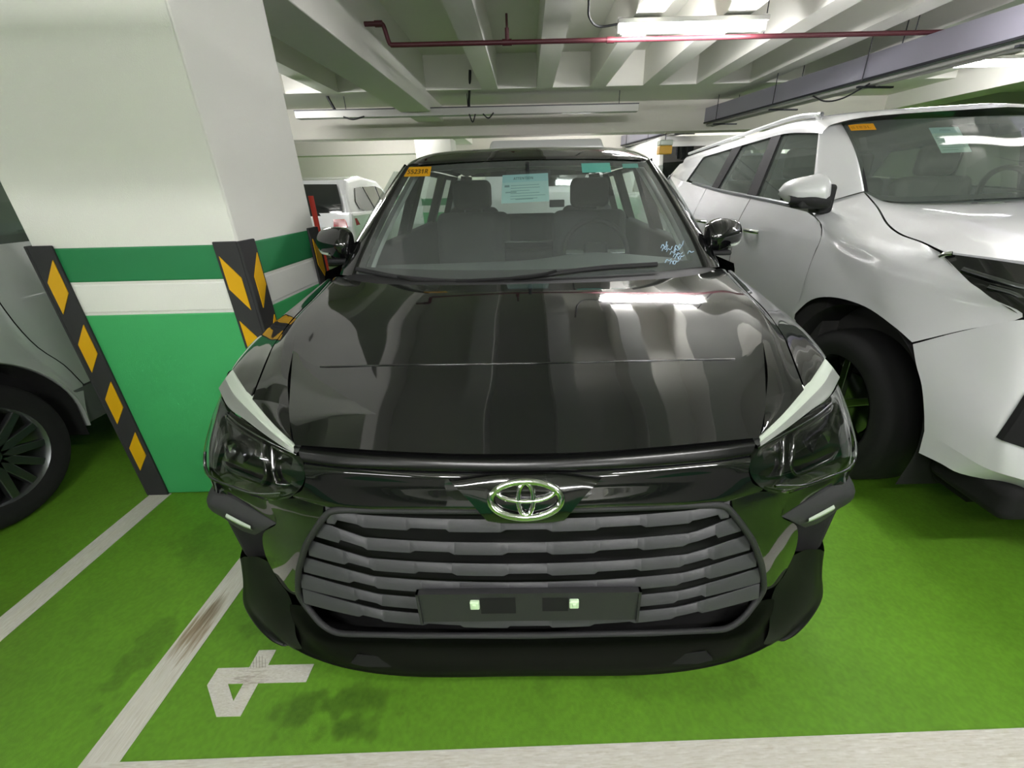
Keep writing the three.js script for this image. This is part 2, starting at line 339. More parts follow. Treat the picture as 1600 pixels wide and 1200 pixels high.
// ═════════ the black people carrier in the middle ═════════
const C = {
  paint: mat({ color: sr('#101012'), metalness: 0.0, roughness: 0.05, clearcoat: 1, clearcoatRoughness: 0.012 }),
  gloss: mat({ color: sr('#08080a'), roughness: 0.12, clearcoat: 1, clearcoatRoughness: 0.02 }),
  matte: std(sr('#2a2a2c'), 0.55, 0, { bumpMap: grainAt(10), bumpScale: 0.0004 }),
  slat: std(sr('#3c3c3f'), 0.5, 0),
  black: std(sr('#070708'), 0.9),
  chrome: std(sr('#d8dad8'), 0.09, 1),
  dimChrome: std(sr('#77797c'), 0.2, 1),
  drl: mat({ color: sr('#b3bdb0'), roughness: 0.2, clearcoat: 1, clearcoatRoughness: 0.03 }),
  lens: mat({ color: 0xffffff, transmission: 1, thickness: 0, roughness: 0.02, ior: 1.5, specularIntensity: 1 }),
  glass: mat({ color: sr('#dfe8e4'), transmission: 0.925, thickness: 0, roughness: 0.015, ior: 1.5 }),
  tint: mat({ color: sr('#b9c6bd'), transmission: 0.86, thickness: 0, roughness: 0.02, ior: 1.5 }),
  trim: std(sr('#1c1c1e'), 0.75),
  seat: std(sr('#3a3b3e'), 0.9, 0, { bumpMap: grainAt(12), bumpScale: 0.001 }),
  lining: std(sr('#b9beba'), 0.9),
  dash: std(sr('#66696a'), 0.7, 0, { bumpMap: grainAt(12), bumpScale: 0.0006 }),
  tyre: std(sr('#121213'), 0.85),
  rim: std(sr('#8b8d90'), 0.3, 0.9),
  red: mat({ color: sr('#a01016'), roughness: 0.15, clearcoat: 1 }),
};
const car = thing('people_carrier', 'black people carrier with an oval chrome badge, parked nose out in the bay marked 4', 'car', [-0.018, 0, 0], -0.014);

function wheel(parent, R, w, x, y, z, side, spokes = 10, m = C.rim) {     // side: +1 faces +x
  const t = new THREE.Group(); t.name = numbered('wheel'); t.position.set(x, y, z); t.rotation.y = side > 0 ? Math.PI / 2 : -Math.PI / 2; parent.add(t);
  const r = R * 0.66, prof = [[r, -w / 2], [R * 0.93, -w / 2], [R * 0.985, -w * 0.38], [R, -w * 0.2], [R, w * 0.2], [R * 0.985, w * 0.38], [R * 0.93, w / 2], [R * 0.8, w * 0.53], [r, w * 0.46]];
  const ty = new THREE.LatheGeometry(prof.map(([a, b]) => new THREE.Vector2(a, b)), 40); ty.rotateX(Math.PI / 2); mesh('tyre', ty, C.tyre, t);
  const bar = new THREE.LatheGeometry([[r, -w * 0.4], [r * 0.95, -w * 0.3], [r * 0.93, w * 0.3], [r * 0.97, w * 0.42], [r * 1.01, w * 0.48]].map(([a, b]) => new THREE.Vector2(a, b)), 40); bar.rotateX(Math.PI / 2); mesh('rim', bar, m, t);
  const disc = new THREE.CylinderGeometry(r * 0.62, r * 0.62, 0.02, 32); disc.rotateX(Math.PI / 2); disc.translate(0, 0, w * 0.05); mesh('brake_disc', disc, C.dimChrome, t);
  for (let k = 0; k < spokes; k++) {
    const s = ext([[-0.018, 0.03], [0.018, 0.03], [0.013, r * 0.97], [-0.013, r * 0.97]], 0.02, 0.004); s.translate(0, 0, w * 0.3); s.rotateZ(k / spokes * 6.2832); mesh('spoke', s, m, t);
  }
  const hub = new THREE.CylinderGeometry(0.035, 0.045, 0.03, 20); hub.rotateX(Math.PI / 2); hub.translate(0, 0, w * 0.36); mesh('hub_cap', hub, m, t);
  return t;
}

// ── bonnet: front slope, plate, side ridges ──
{
  const E0 = [[0, .865, -.062], [.15, .8655, -.066], [.3, .866, -.080], [.42, .8635, -.100], [.525, .858, -.122]];
  const Em = [[0, .908, -.215], [.15, .9085, -.216], [.32, .9075, -.222], [.47, .903, -.240], [.597, .891, -.250]];
  const K = [[0, .936, -.398], [.2, .9365, -.398], [.4, .937, -.400], [.578, .935, -.404], [.686, .959, -.478]];
  const A1 = [[0, .965, -.58], [.25, .965, -.58], [.45, .964, -.58], [.62, .962, -.58], [.722, .976, -.568]];
  const A2 = [[0, .992, -.74], [.25, .992, -.74], [.48, .991, -.74], [.66, .990, -.745], [.765, .999, -.745]];
  const A3 = [[0, 1.014, -.885], [.25, 1.014, -.888], [.5, 1.014, -.90], [.68, 1.015, -.93], [.79, 1.021, -.955]];
  const A4 = [[0, 1.030, -1.005], [.3, 1.030, -1.015], [.56, 1.031, -1.05], [.71, 1.036, -1.10], [.807, 1.044, -1.165]];
  const inner = [E0[4], [.56, .868, -.18], Em[4], [.638, .925, -.34], K[4], A1[4], A2[4], A3[4], A4[4]];
  const outer = [[.530, .8585, -.127], [.612, .880, -.192], [.700, .902, -.272], [.716, .928, -.350], [.738, .949, -.435], [.760, .966, -.52], [.796, .990, -.71], [.820, 1.009, -.92], [.852, 1.036, -1.17]];
  const midr = inner.map((p, i) => p.map((v, k) => (v + outer[i][k]) / 2 + (k === 1 ? 0.004 : 0)));
  const hem = off(E0, 0, -.016, -.012), hem2 = off(E0, 0, -0.018, -0.08);
  mesh('bonnet', [
    patch([full(E0), full(Em), full(K)], { su: 6, sv: 8 }),
    patch([full(K), full(A1), full(A2), full(A3), full(A4)], { su: 6, sv: 6 }),
    both([patch(inner.map((p, i) => [p, midr[i], outer[i]]).slice(0, 3), { su: 4, sv: 5 }), patch(inner.map((p, i) => [p, midr[i], outer[i]]).slice(2), { su: 4, sv: 5 })]),
    patch([full(E0), full(hem)], { su: 6, sv: 2 }), patch([full(hem), full(hem2)], { su: 6, sv: 2 }),
    both(patch([outer.slice(2), off(outer.slice(2), -.004, -.03, -.02)], { su: 5, sv: 1 })),
  ], C.paint, car);
  mesh('bonnet_edge', [tube(full(K).map(([x, y, z]) => [x, y + .0005, z]).slice(1, -1), 0.0025, 80, 6)], C.paint, car);
  // engine bay under it: dark, closes the gaps
  mesh('engine_bay', [box(-.60, .60, .42, .80, -1.1, -.24), box(-.78, .78, .45, .84, -1.2, -.5)], C.black, car);
}
mesh('underbody', [box(-.80, .80, .20, .34, -4.1, -1.26), box(-.62, .62, .18, .45, -1.3, -.16)], C.black, car);
// ── front wings ──
{
  const W = [
    [[.706, .9015, -.277], [.765, .921, -.337], [.824, .934, -.400], [.868, .905, -.455], [.893, .82, -.465], [.905, .70, -.47]],
    [[.722, .9275, -.352], [.79, .938, -.42], [.850, .940, -.48], [.893, .905, -.52], [.918, .83, -.53], [.930, .72, -.54]],
    [[.744, .9485, -.437], [.815, .954, -.52], [.872, .952, -.59], [.908, .918, -.62], [.934, .86, -.63], [.945, .775, -.64]],
    [[.764, .9655, -.522], [.835, .967, -.62], [.886, .962, -.70], [.920, .927, -.73], [.942, .88, -.74], [.950, .82, -.75]],
    [[.798, .9915, -.712], [.855, .983, -.79], [.897, .974, -.84], [.926, .940, -.87], [.945, .89, -.88], [.950, .83, -.89]],
    [[.824, 1.0085, -.922], [.868, 1.003, -.96], [.902, .990, -1.0], [.928, .945, -1.03], [.945, .87, -1.04], [.950, .76, -1.05]],
    [[.858, 1.0355, -1.172], [.884, 1.031, -1.20], [.903, 1.018, -1.24], [.925, .965, -1.26], [.940, .82, -1.26], [.945, .56, -1.26]],
  ];
  const rowsT = W.map((r) => r);
  const g = merge(patch(rowsT, { su: 5, sv: 5 }), patch([W.map((r) => r[0]), off(W.map((r) => r[0]), .004, -.03, -.02)], { su: 5, sv: 1 }),
    patch([W.map((r) => r[5]), off(W.map((r) => r[5]), -.05, 0, 0)], { su: 5, sv: 1 }),
    patch([[[.945, .56, -1.26], [.945, .4, -1.26], [.935, .24, -1.26]], [[.948, .56, -1.14], [.948, .4, -1.19], [.938, .24, -1.21]]], {}));
  for (const s of [1, -1]) mesh('front_wing', s > 0 ? g : mir(g), C.paint, car);
  const liner = patch([0, 1, 2, 3, 4, 5, 6].map((k) => { const a = -0.35 + k / 6 * (Math.PI + .7), z = -.85 - Math.cos(a) * .40, y = .38 + Math.sin(a) * .42; return [[.945, y, z], [.70, y, z]]; }), { su: 1 });
  for (const s of [1, -1]) mesh('wheel_arch_liner', s > 0 ? liner : mir(liner), C.black, car);
  for (const s of [1, -1]) for (const z of [-.85, -3.45]) wheel(car, .335, .2, s * .84, .335, z, s, 10);
}
// ── black bar between the lamps, emblem panel, bumper skin ──
{
  const T = [[0, .852, -.070], [.2, .853, -.076], [.4, .852, -.098], [.515, .850, -.122]];
  const m1 = [[0, .842, -.053], [.2, .843, -.06], [.4, .842, -.084], [.512, .840, -.108]];
  const B = [[0, .826, -.050], [.2, .8265, -.057], [.4, .826, -.078], [.500, .825, -.100]];
  mesh('lamp_bar', [patch([full(off(T, 0, -.002, -.05)), full(T), full(m1), full(B), full(off(B, 0, -.003, -.03))], { su: 6, sv: 4 })], mat({ color: sr('#0a0a0b'), roughness: 0.28 }), car);
  const pT = [[0, .8225, -.044], [.2, .8225, -.052], [.4, .8215, -.076], [.500, .821, -.094]];
  const p1 = [[0, .798, -.034], [.2, .798, -.040], [.4, .797, -.064], [.492, .800, -.076]];
  const p2 = [[0, .770, -.018], [.2, .769, -.024], [.4, .758, -.046], [.503, .773, -.068]];
  const p3 = [[0, .757, -.014], [.2, .756, -.020], [.4, .745, -.042], [.528, .753, -.069]];
  const p4 = [[0, .745, -.026], [.2, .745, -.032], [.4, .731, -.049], [.453, .741, -.056]];
  const F = [ // the painted corner that sweeps down beside the grille: inner edge .. outer edge
    [[.455, .742, -.054], [.49, .752, -.064], [.535, .748, -.070], [.575, .738, -.078]],
    [[.465, .706, -.047], [.51, .714, -.056], [.555, .722, -.068], [.604, .727, -.088]],
    [[.490, .668, -.046], [.53, .668, -.057], [.565, .668, -.068], [.596, .668, -.080]],
    [[.522, .624, -.050], [.565, .620, -.062], [.61, .618, -.080], [.652, .619, -.098]],
    [[.548, .575, -.057], [.59, .566, -.068], [.635, .555, -.086], [.674, .545, -.106]],
    [[.570, .528, -.064], [.605, .510, -.075], [.64, .490, -.090], [.667, .475, -.104]],
    [[.590, .475, -.073], [.612, .455, -.082], [.635, .430, -.092], [.650, .412, -.102]],
    [[.604, .430, -.082], [.612, .418, -.086], [.620, .404, -.092], [.625, .395, -.097]],
  ];
  const ins = F.map((r) => r[0]);
  mesh('front_bumper', [
    patch([full(off(pT, 0, .002, -.03)), full(pT), full(p1), full(p2), full(p3), full(p4), full(off(p4, 0, -.002, -.04))], { su: 6, sv: 4 }),
    both([patch(F, { su: 4, sv: 5 }), patch([ins, off(ins, -.008, 0, -.05)], { su: 5, sv: 1 }), patch([F.map((r) => r[3]), off(F.map((r) => r[3]), -.002, 0, -.05)], { su: 5, sv: 1 }),
      // skin between lamp and fog lamp pod
      patch([[[.604, .727, -.088], [.69, .724, -.125], [.77, .718, -.166], [.848, .704, -.232], [.905, .695, -.43]],
        [[.598, .700, -.084], [.672, .708, -.112], [.745, .709, -.148], [.83, .694, -.21], [.908, .68, -.43]],
        [[.596, .668, -.080], [.66, .688, -.106], [.73, .699, -.142], [.812, .688, -.186], [.910, .66, -.43]]], { su: 5, sv: 3 })]),
  ], C.paint, car);
  // emblem surround
  const s0 = [[-.150, .812, -.026], [-.07, .823, -.030], [0, .825, -.030], [.07, .823, -.030], [.150, .812, -.026]];
  const s1 = [[-.120, .785, -.012], [-.07, .790, -.010], [0, .791, -.010], [.07, .790, -.010], [.120, .785, -.012]];
  const s2 = [[-.082, .742, .004], [-.05, .738, .006], [0, .737, .006], [.05, .738, .006], [.082, .742, .004]];
  const o0 = [[-.166, .816, -.045], [-.07, .828, -.045], [0, .829, -.045], [.07, .828, -.045], [.166, .816, -.045]];
  const o2 = [[-.09, .734, -.02], [-.05, .729, -.02], [0, .728, -.02], [.05, .729, -.02], [.09, .734, -.02]];
  mesh('badge_surround', [patch([o0, s0, s1, s2, o2], { su: 5, sv: 4 }),
    patch([[o0[0], s0[0]], [[-.13, .785, -.03], s1[0]], [o2[0], s2[0]]], { su: 2 }), patch([[o0[4], s0[4]], [[.13, .785, -.03], s1[4]], [o2[4], s2[4]]], { su: 2 })], C.gloss, car);
  const b = new THREE.Group(); b.name = numbered('badge'); b.position.set(.001, .7905, -.004); b.rotation.x = -0.40; car.add(b);
  const ring = (a, c, cx, cy, r, r2) => { const n = 56, pts = []; for (let i = 0; i < n; i++) { const q = i / n * 6.28318; pts.push([cx + Math.cos(q) * a, cy + Math.sin(q) * c, 0]); } const g = tube(pts, 1, 112, 12, true); const p = g.attributes.position;
    // widen the bar flat: section r across, r2 deep
    const cv = new THREE.CatmullRomCurve3(pts.map(v3), true); for (let i = 0; i <= 112; i++) { const ctr = cv.getPointAt((i % 112) / 112); for (let j = 0; j <= 12; j++) { const k = i * 13 + j, dx = p.getX(k) - ctr.x, dy = p.getY(k) - ctr.y, dz = p.getZ(k); p.setXYZ(k, ctr.x + dx * r, ctr.y + dy * r, dz * r2); } } g.computeVertexNormals(); return g; };
  mesh('outer_ring', ring(.0735, .0380, 0, 0, .0078, .006), C.chrome, b);
  mesh('wide_oval', ring(.0600, .0210, 0, .0180, .0056, .0055), C.chrome, b);
  mesh('tall_oval', ring(.0158, .0340, 0, .0015, .0058, .0055), C.chrome, b);
}
// ── grille ──
{
  const g = new THREE.Group(); g.name = numbered('grille'); car.add(g);
  mesh('backing', patch([full([[0, .76, -.085], [.3, .76, -.095], [.50, .76, -.13]]), full([[0, .55, -.075], [.3, .55, -.085], [.62, .55, -.15]]), full([[0, .15, -.07], [.3, .15, -.08], [.62, .2, -.15]])], { su: 4 }), C.black, g);
  const fr = [[-.442, .727, -.048], [-.47, .697, -.045], [-.522, .624, -.050], [-.57, .528, -.064], [-.604, .430, -.082], [-.595, .385, -.08], [-.555, .345, -.058], [-.50, .325, -.042], [-.3, .345, -.02], [0, .352, -.012]];
  const frame = [...fr, ...fr.slice(0, -1).reverse().map(([x, y, z]) => [-x, y, z])];
  mesh('frame', [tube([...frame, [.40, .736, -.044], [.2, .742, -.030], [0, .743, -.026], [-.2, .742, -.030], [-.40, .736, -.044]], .008, 220, 8, true, 0.3)], C.matte, g);
  const ys = [.711, .644, .579, .519, .458, .400];
  const endX = [.452, .490, .526, .556, .580, .590];
  const notch = [[.36, .43], [.155, .255], [-.05, .05], [-.26, -.17], [-.43, -.37]];
  ys.forEach((y, k) => {
    const xs = new Set([0]); const eX = endX[k], bend = .375;
    for (let i = -24; i <= 24; i++) xs.add(i / 24 * eX);
    for (const [a, b2] of notch) { xs.add(a - .006); xs.add(a + .006); xs.add(b2 - .006); xs.add(b2 + .006); }
    const X = [...xs].filter((x) => Math.abs(x) <= eX).sort((a, b2) => a - b2);
    const rows = X.map((x) => {
      const ax = Math.abs(x), t = Math.max(0, (ax - bend) / (eX - bend)), lift = t * (k ? .030 - k * .001 : .008), zb = -.006 - .042 * Math.pow(ax / .5, 2.2) - t * .004;
      let n = 0; for (const [a, b2] of notch) if (ax < eX - .01 && x > a && x < b2) n = .009;
      const up = y + .0155 + lift + t * .004, dn = y - .0125 + n * .8 + lift - t * .010 * (1 - n / .009);
      return [[x, up - .004, zb - .016], [x, up, zb - .010], [x, dn + .003, zb + .001], [x, dn, zb - .001], [x, dn + .003, zb - .012]];
    });
    mesh('slat', patch(rows, { su: 1, sv: 1, lu: true, lv: true }), C.slat, g);
  });
  // plate holder on the grille
  const ph = mesh('plate_holder', [box(-.256, .256, .440, .540, .006, .014, .003), box(-.258, .258, .536, .541, .004, .019), box(.2525, .258, .440, .541, .004, .019), box(-.258, -.2525, .440, .541, .004, .019)], C.matte, g);
  mesh('slot', [box(-.112, -.030, .470, .522, .0135, .0148)], C.black, ph); mesh('slot', [box(.032, .092, .476, .520, .0135, .0146)], C.black, ph);
  for (const x of [-.124, .105]) mesh('clip', [box(x - .011, x + .011, .494, .518, .0138, .024, .003), box(x - .004, x + .004, .500, .512, .02, .027, .001)], std(sr('#cfe8c4'), 0.5), ph);
}
// ── lower valance and corner flares ──
{
  const v0 = [[0, .352, -.006], [.3, .346, -.014], [.50, .326, -.036], [.555, .346, -.052], [.596, .388, -.074]];
  const v1 = [[0, .325, .002], [.3, .318, -.006], [.52, .300, -.030], [.60, .320, -.056], [.645, .372, -.092]];
  const v2 = [[0, .255, -.004], [.3, .245, -.010], [.50, .235, -.028], [.61, .262, -.058], [.70, .330, -.108]];
  const v3_ = [[0, .205, -.010], [.3, .198, -.014], [.49, .200, -.032], [.62, .226, -.058], [.70, .262, -.088]];
  const v4 = [[0, .172, -.030], [.3, .170, -.032], [.485, .184, -.044], [.625, .212, -.068], [.70, .240, -.100]];
  mesh('lower_valance', [patch([full(v0), full(v1), full(v2), full(v3_), full(v4), full(off(v4, 0, .01, -.12))], { su: 5, sv: 4 })], C.lowerBlack = mat({ color: sr('#050505'), roughness: 0.4, specularIntensity: 0.12 }), car);
  for (const s of [1, -1]) { // shallow recess at each end of the lower lip
    const r = ext([[.25, .225], [.44, .228], [.475, .242], [.455, .27], [.28, .268]].map(([x, y]) => [s * x, y]), .004, .003); r.translate(0, 0, -.022);
    mesh('lip_recess', r, C.black, car);
  }
  const fl = [
    [[.674, .500, -.114], [.730, .495, -.142], [.785, .472, -.165], [.830, .442, -.205], [.914, .44, -.42]],
    [[.668, .455, -.106], [.735, .435, -.120], [.785, .410, -.140], [.820, .388, -.180], [.918, .38, -.43]],
    [[.648, .402, -.100], [.72, .375, -.100], [.785, .345, -.120], [.830, .322, -.165], [.915, .33, -.43]],
    [[.640, .350, -.088], [.70, .318, -.085], [.748, .300, -.096], [.792, .288, -.130], [.90, .28, -.43]],
    [[.640, .285, -.066], [.672, .258, -.070], [.705, .248, -.080], [.752, .255, -.110], [.88, .25, -.43]],
    [[.632, .225, -.062], [.650, .218, -.066], [.680, .222, -.078], [.72, .235, -.105], [.86, .23, -.43]],
  ];
  const g = merge(patch(fl, { su: 5, sv: 5 }), patch([fl[5], off(fl[5], -.05, .02, -.1)], { su: 5, sv: 1 }));
  for (const s of [1, -1]) mesh('bumper_corner', s > 0 ? g : mir(g), C.trimGloss ?? (C.trimGloss = mat({ color: sr('#0b0b0c'), roughness: 0.42, specularIntensity: 0.6 })), car);
  // air inlet behind the pod
  const inl = patch([[[.60, .65, -.14], [.72, .645, -.17], [.846, .63, -.215], [.905, .63, -.42]], [[.66, .59, -.15], [.74, .58, -.185], [.838, .55, -.215], [.90, .55, -.42]], [[.66, .45, -.14], [.73, .45, -.18], [.828, .43, -.215], [.90, .43, -.42]]], { su: 3 });
  for (const s of [1, -1]) mesh('air_inlet', s > 0 ? inl : mir(inl), C.black, car);
  // fog lamp pod
  const pod = [
    [[.596, .667, -.079], [.66, .687, -.103], [.735, .699, -.138], [.812, .690, -.178], [.885, .665, -.33]],
    [[.618, .655, -.080], [.675, .662, -.096], [.745, .670, -.124], [.828, .668, -.172], [.893, .645, -.33]],
    [[.645, .636, -.086], [.700, .634, -.100], [.765, .640, -.132], [.846, .640, -.188], [.898, .63, -.34]],
    [[.676, .612, -.100], [.720, .613, -.116], [.780, .618, -.150], [.850, .622, -.202], [.898, .61, -.36]],
  ];
  const pg = merge(patch(pod, { su: 5, sv: 4 }), patch([pod[3], off(pod[3], -.02, .012, -.07)], { su: 5, sv: 1 }), patch([pod[0], off(pod[0], 0, .004, -.03)], { su: 5, sv: 1 }));
  const lampS = patch([[[.665, .655, -.088], [.70, .661, -.102], [.738, .669, -.117]], [[.664, .650, -.084], [.70, .654, -.098], [.741, .662, -.114]], [[.662, .643, -.086], [.70, .646, -.100], [.742, .653, -.117]]], { su: 5, sv: 4 });
  for (const s of [1, -1]) { const p = mesh('fog_lamp_pod', s > 0 ? pg : mir(pg), C.matte, car); const l = merge(lampS); l.translate(0, 0, .003); mesh('fog_lamp', s > 0 ? l : mir(l), C.drl, p); }
}
// ── headlamps ──
{
  const up = [[.526, .8565, -.124], [.603, .877, -.184], [.700, .9015, -.272], [.778, .922, -.352], [.820, .934, -.399]];
  const mid = [[.525, .8488, -.1175], [.6045, .8695, -.170], [.694, .8888, -.2415], [.770, .903, -.308], [.8305, .917, -.3745]];
  const lo = [[.524, .841, -.111], [.606, .862, -.156], [.688, .876, -.211], [.762, .884, -.264], [.839, .898, -.348]];
  const strip = merge(patch([off(up, 0, -.003, -.03), off(up, 0, .0005, .003), off(mid, 0, .0015, .003)], { su: 8, sv: 4 }), patch([[up[4], [.838, .926, -.40], mid[4]], [off([up[4]], .03, -.02, -.06)[0], [.87, .90, -.45], off([mid[4]], .03, -.02, -.06)[0]]], { su: 3 }));
  const low = patch([off(mid, 0, .0012, .0028), off(mid.map((p, i) => p.map((v, k) => (v + lo[i][k]) / 2)), .001, 0, .003), lo, off(lo, -.002, -.006, -.03)], { su: 8, sv: 4 });
  const L = [
    [[.508, .834, -.106], [.606, .857, -.158], [.688, .869, -.212], [.762, .876, -.264], [.832, .884, -.338], [.872, .892, -.44]],
    [[.496, .812, -.084], [.600, .828, -.118], [.690, .835, -.164], [.768, .840, -.216], [.838, .842, -.290], [.893, .84, -.45]],
    [[.500, .788, -.074], [.600, .786, -.092], [.690, .786, -.128], [.770, .786, -.172], [.846, .784, -.248], [.902, .77, -.45]],
    [[.520, .764, -.070], [.600, .752, -.082], [.690, .750, -.118], [.770, .746, -.158], [.848, .738, -.226], [.905, .725, -.44]],
    [[.545, .745, -.072], [.602, .731, -.086], [.690, .727, -.123], [.770, .721, -.163], [.846, .708, -.228], [.905, .698, -.43]],
  ];
  const lens = patch(L, { su: 6, sv: 5 });
  const house = patch(L.map((r, j) => r.map(([x, y, z], i) => { const e = j === 0 || j === 4 || i === 0 || i === 5 ? .002 : i === 4 ? .012 : .034; return [x - e * .3, y, z - e]; })), { su: 6, sv: 5 });
  const loop = (pts, r) => tube(pts, r, 90, 8, true, 0.25);
  const inset = (a) => a.map(([x, y, z]) => [x - .007, y, z - .017]);
  const cell1 = inset([[.640, .835, -.150], [.700, .846, -.185], [.770, .853, -.235], [.812, .845, -.285], [.822, .800, -.25], [.806, .765, -.215], [.760, .752, -.168], [.700, .752, -.135], [.640, .752, -.108], [.622, .775, -.108], [.628, .81, -.125]]);
  const cell2 = inset([[.530, .822, -.100], [.575, .832, -.120], [.606, .835, -.135], [.600, .79, -.104], [.592, .762, -.092], [.556, .765, -.082], [.530, .778, -.080], [.522, .80, -.086]]);
  for (const s of [1, -1]) {
    const h = new THREE.Group(); h.name = numbered('headlamp'); car.add(h);
    const S = (g) => (s > 0 ? merge(g) : mir(merge(g)));
    mesh('housing', S(house), C.gloss, h);
    mesh('day_lamp_strip', S(strip), C.drl, h);
    mesh('chrome_strip', S(low), C.softChrome ?? (C.softChrome = std(sr('#8f938e'), 0.34, 0.4)), h);
    mesh('lamp_cell', S([loop(cell1, .006)]), C.gloss, h);
    mesh('lamp_cell', S([loop(cell2, .005)]), C.gloss, h);
    const bowl = (cx, cy, cz, r, ry) => { const l = new THREE.LatheGeometry([[.004, -.03], [r * .5, -.024], [r * .85, -.01], [r, .004]].map(([a, b]) => new THREE.Vector2(a, b)), 24); l.rotateX(Math.PI / 2); l.rotateY(ry); l.translate(cx, cy, cz); return l; };
    mesh('reflector', S([bowl(.715, .80, -.185, .036, .55)]), C.dimChrome, h);
    mesh('reflector', S([bowl(.562, .797, -.122, .024, .3)]), C.dimChrome, h);
    mesh('rib_line', S([tube([[.56, .757, -.078], [.64, .742, -.098], [.72, .739, -.132], [.79, .733, -.170], [.838, .735, -.215], [.842, .77, -.235]], .0035, 50), tube([[.52, .838, -.112], [.61, .852, -.154], [.70, .860, -.208], [.78, .862, -.272]], .003, 40)]), C.dimChrome, h);
    mesh('clear_lens', S(lens), C.lens, h);
  }
}
// ── scuttle, windscreen, pillars, roof ──
const wsz = (x, y) => { const b = .11 * Math.pow(Math.abs(x) / .79, 2.2) * (1 - (y - 1.03) / .478 * .35); return -1.14 - (y - 1.03) * (.72 / .478) - b; };
const WX = (y) => { const t = Math.max(0, (y - 1.03) / .478); return .785 - .01 * Math.sin(t * 3) - .145 * Math.pow(t, 1.6); };     // half width of the glass
{
  const bot = [[0, 1.020, -.99], [.3, 1.020, -1.0], [.56, 1.022, -1.035], [.71, 1.026, -1.09], [.82, 1.036, -1.19]];
  const sc = [[0, 1.026, -1.128], [.3, 1.027, -1.138], [.56, 1.03, -1.165], [.70, 1.034, -1.20], [.80, 1.038, -1.245]];
  mesh('scuttle', [patch([full(off(bot, 0, -.03, .02)), full(bot), full(sc), full(off(sc, 0, .004, -.05))], { su: 5, sv: 3 })], C.trim, car);
  const ys = [1.022, 1.12, 1.22, 1.32, 1.42, 1.506], rows = ys.map((y) => full([0, .25, .5, .75, .92, 1].map((k) => { const x = k * WX(y), yy = y - .02 * k * k * ((y - 1.022) / .484); return [x, yy, wsz(x, yy)]; })));
  mesh('windscreen', patch(rows, { su: 4, sv: 4 }), C.glass, car);
  // black printed border of the glass
  const pt = (kx, y) => { const x = kx * WX(y), yy = y - .02 * kx * kx * ((y - 1.022) / .484); return [x, yy, wsz(x, yy) - .004]; };
  const side = (a, b) => patch(ys.map((y) => [pt(a, y), pt(b, y)]), { su: 2, sv: 4 });
  const K = [-1, -.75, -.5, -.25, 0, .25, .5, .75, 1];
  mesh('glass_border', [side(1.0, .955), side(-1.0, -.955), patch([K.map((k) => pt(k, 1.022)), K.map((k) => pt(k, 1.045)), K.map((k) => pt(k, 1.055 + .012 * k * k))], { su: 3, sv: 2 }), patch([K.map((k) => pt(k, 1.506)), K.map((k) => pt(k, 1.478))], { su: 3, sv: 2 })], C.trim, car);
  // A-pillars
  const pil = ys.map((y) => { const e = pt(1, y); const t = (y - 1.022) / .484; return [[e[0] - .012, e[1], e[2] - .01], [e[0] + .012, e[1] + .012, e[2] + .004], [e[0] + .07 - .028 * t, e[1] + .012 - .01 * t, e[2] - .03 - .02 * t], [e[0] + .105 - .055 * t, e[1] + .004 + .02 * t, e[2] - .09 - .02 * t], [e[0] + .085 - .05 * t, e[1], e[2] - .16]]; });
  const pg = patch(pil, { su: 5, sv: 5 });
  const inn = patch(ys.map((y) => { const e = pt(1, y), t = (y - 1.022) / .484; return [[e[0] - .045, e[1] - .01, e[2] - .03], [e[0] - .05, e[1] - .01, e[2] - .09], [e[0] + .02, e[1] - .01, e[2] - .17]]; }), { su: 4, sv: 4 });
  for (const s of [1, -1]) { mesh('front_pillar', s > 0 ? pg : mir(pg), C.paint, car); mesh('pillar_lining', s > 0 ? inn : mir(inn), C.lining, car); }
  // roof
  const R = [
    [[0, 1.512, -1.868], [.3, 1.509, -1.872], [.52, 1.503, -1.89], [.645, 1.496, -1.945], [.70, 1.470, -1.97]],
    [[0, 1.535, -1.91], [.3, 1.532, -1.915], [.52, 1.525, -1.93], [.652, 1.512, -1.97], [.715, 1.478, -2.02]],
    [[0, 1.578, -2.06], [.3, 1.574, -2.06], [.53, 1.564, -2.07], [.664, 1.536, -2.10], [.735, 1.492, -2.14]],
    [[0, 1.602, -2.35], [.3, 1.597, -2.35], [.54, 1.584, -2.35], [.682, 1.550, -2.36], [.752, 1.505, -2.38]],
    [[0, 1.612, -2.9], [.3, 1.607, -2.9], [.54, 1.592, -2.9], [.690, 1.555, -2.9], [.76, 1.508, -2.9]],
    [[0, 1.600, -3.6], [.3, 1.595, -3.6], [.53, 1.580, -3.6], [.676, 1.545, -3.6], [.745, 1.50, -3.6]],
    [[0, 1.565, -4.02], [.3, 1.56, -4.01], [.51, 1.545, -3.99], [.645, 1.515, -3.96], [.71, 1.48, -3.93]],
  ];
  mesh('roof', [patch(R.map(full), { su: 4, sv: 5 })], C.paint, car);
  mesh('roof_lining', patch(R.map((r) => full(r.slice(0, 4).map(([x, y, z]) => [x * .97, y - .035, z + (z > -1.95 ? -.04 : 0)]))), { su: 3, sv: 4 }), C.lining, car);
}
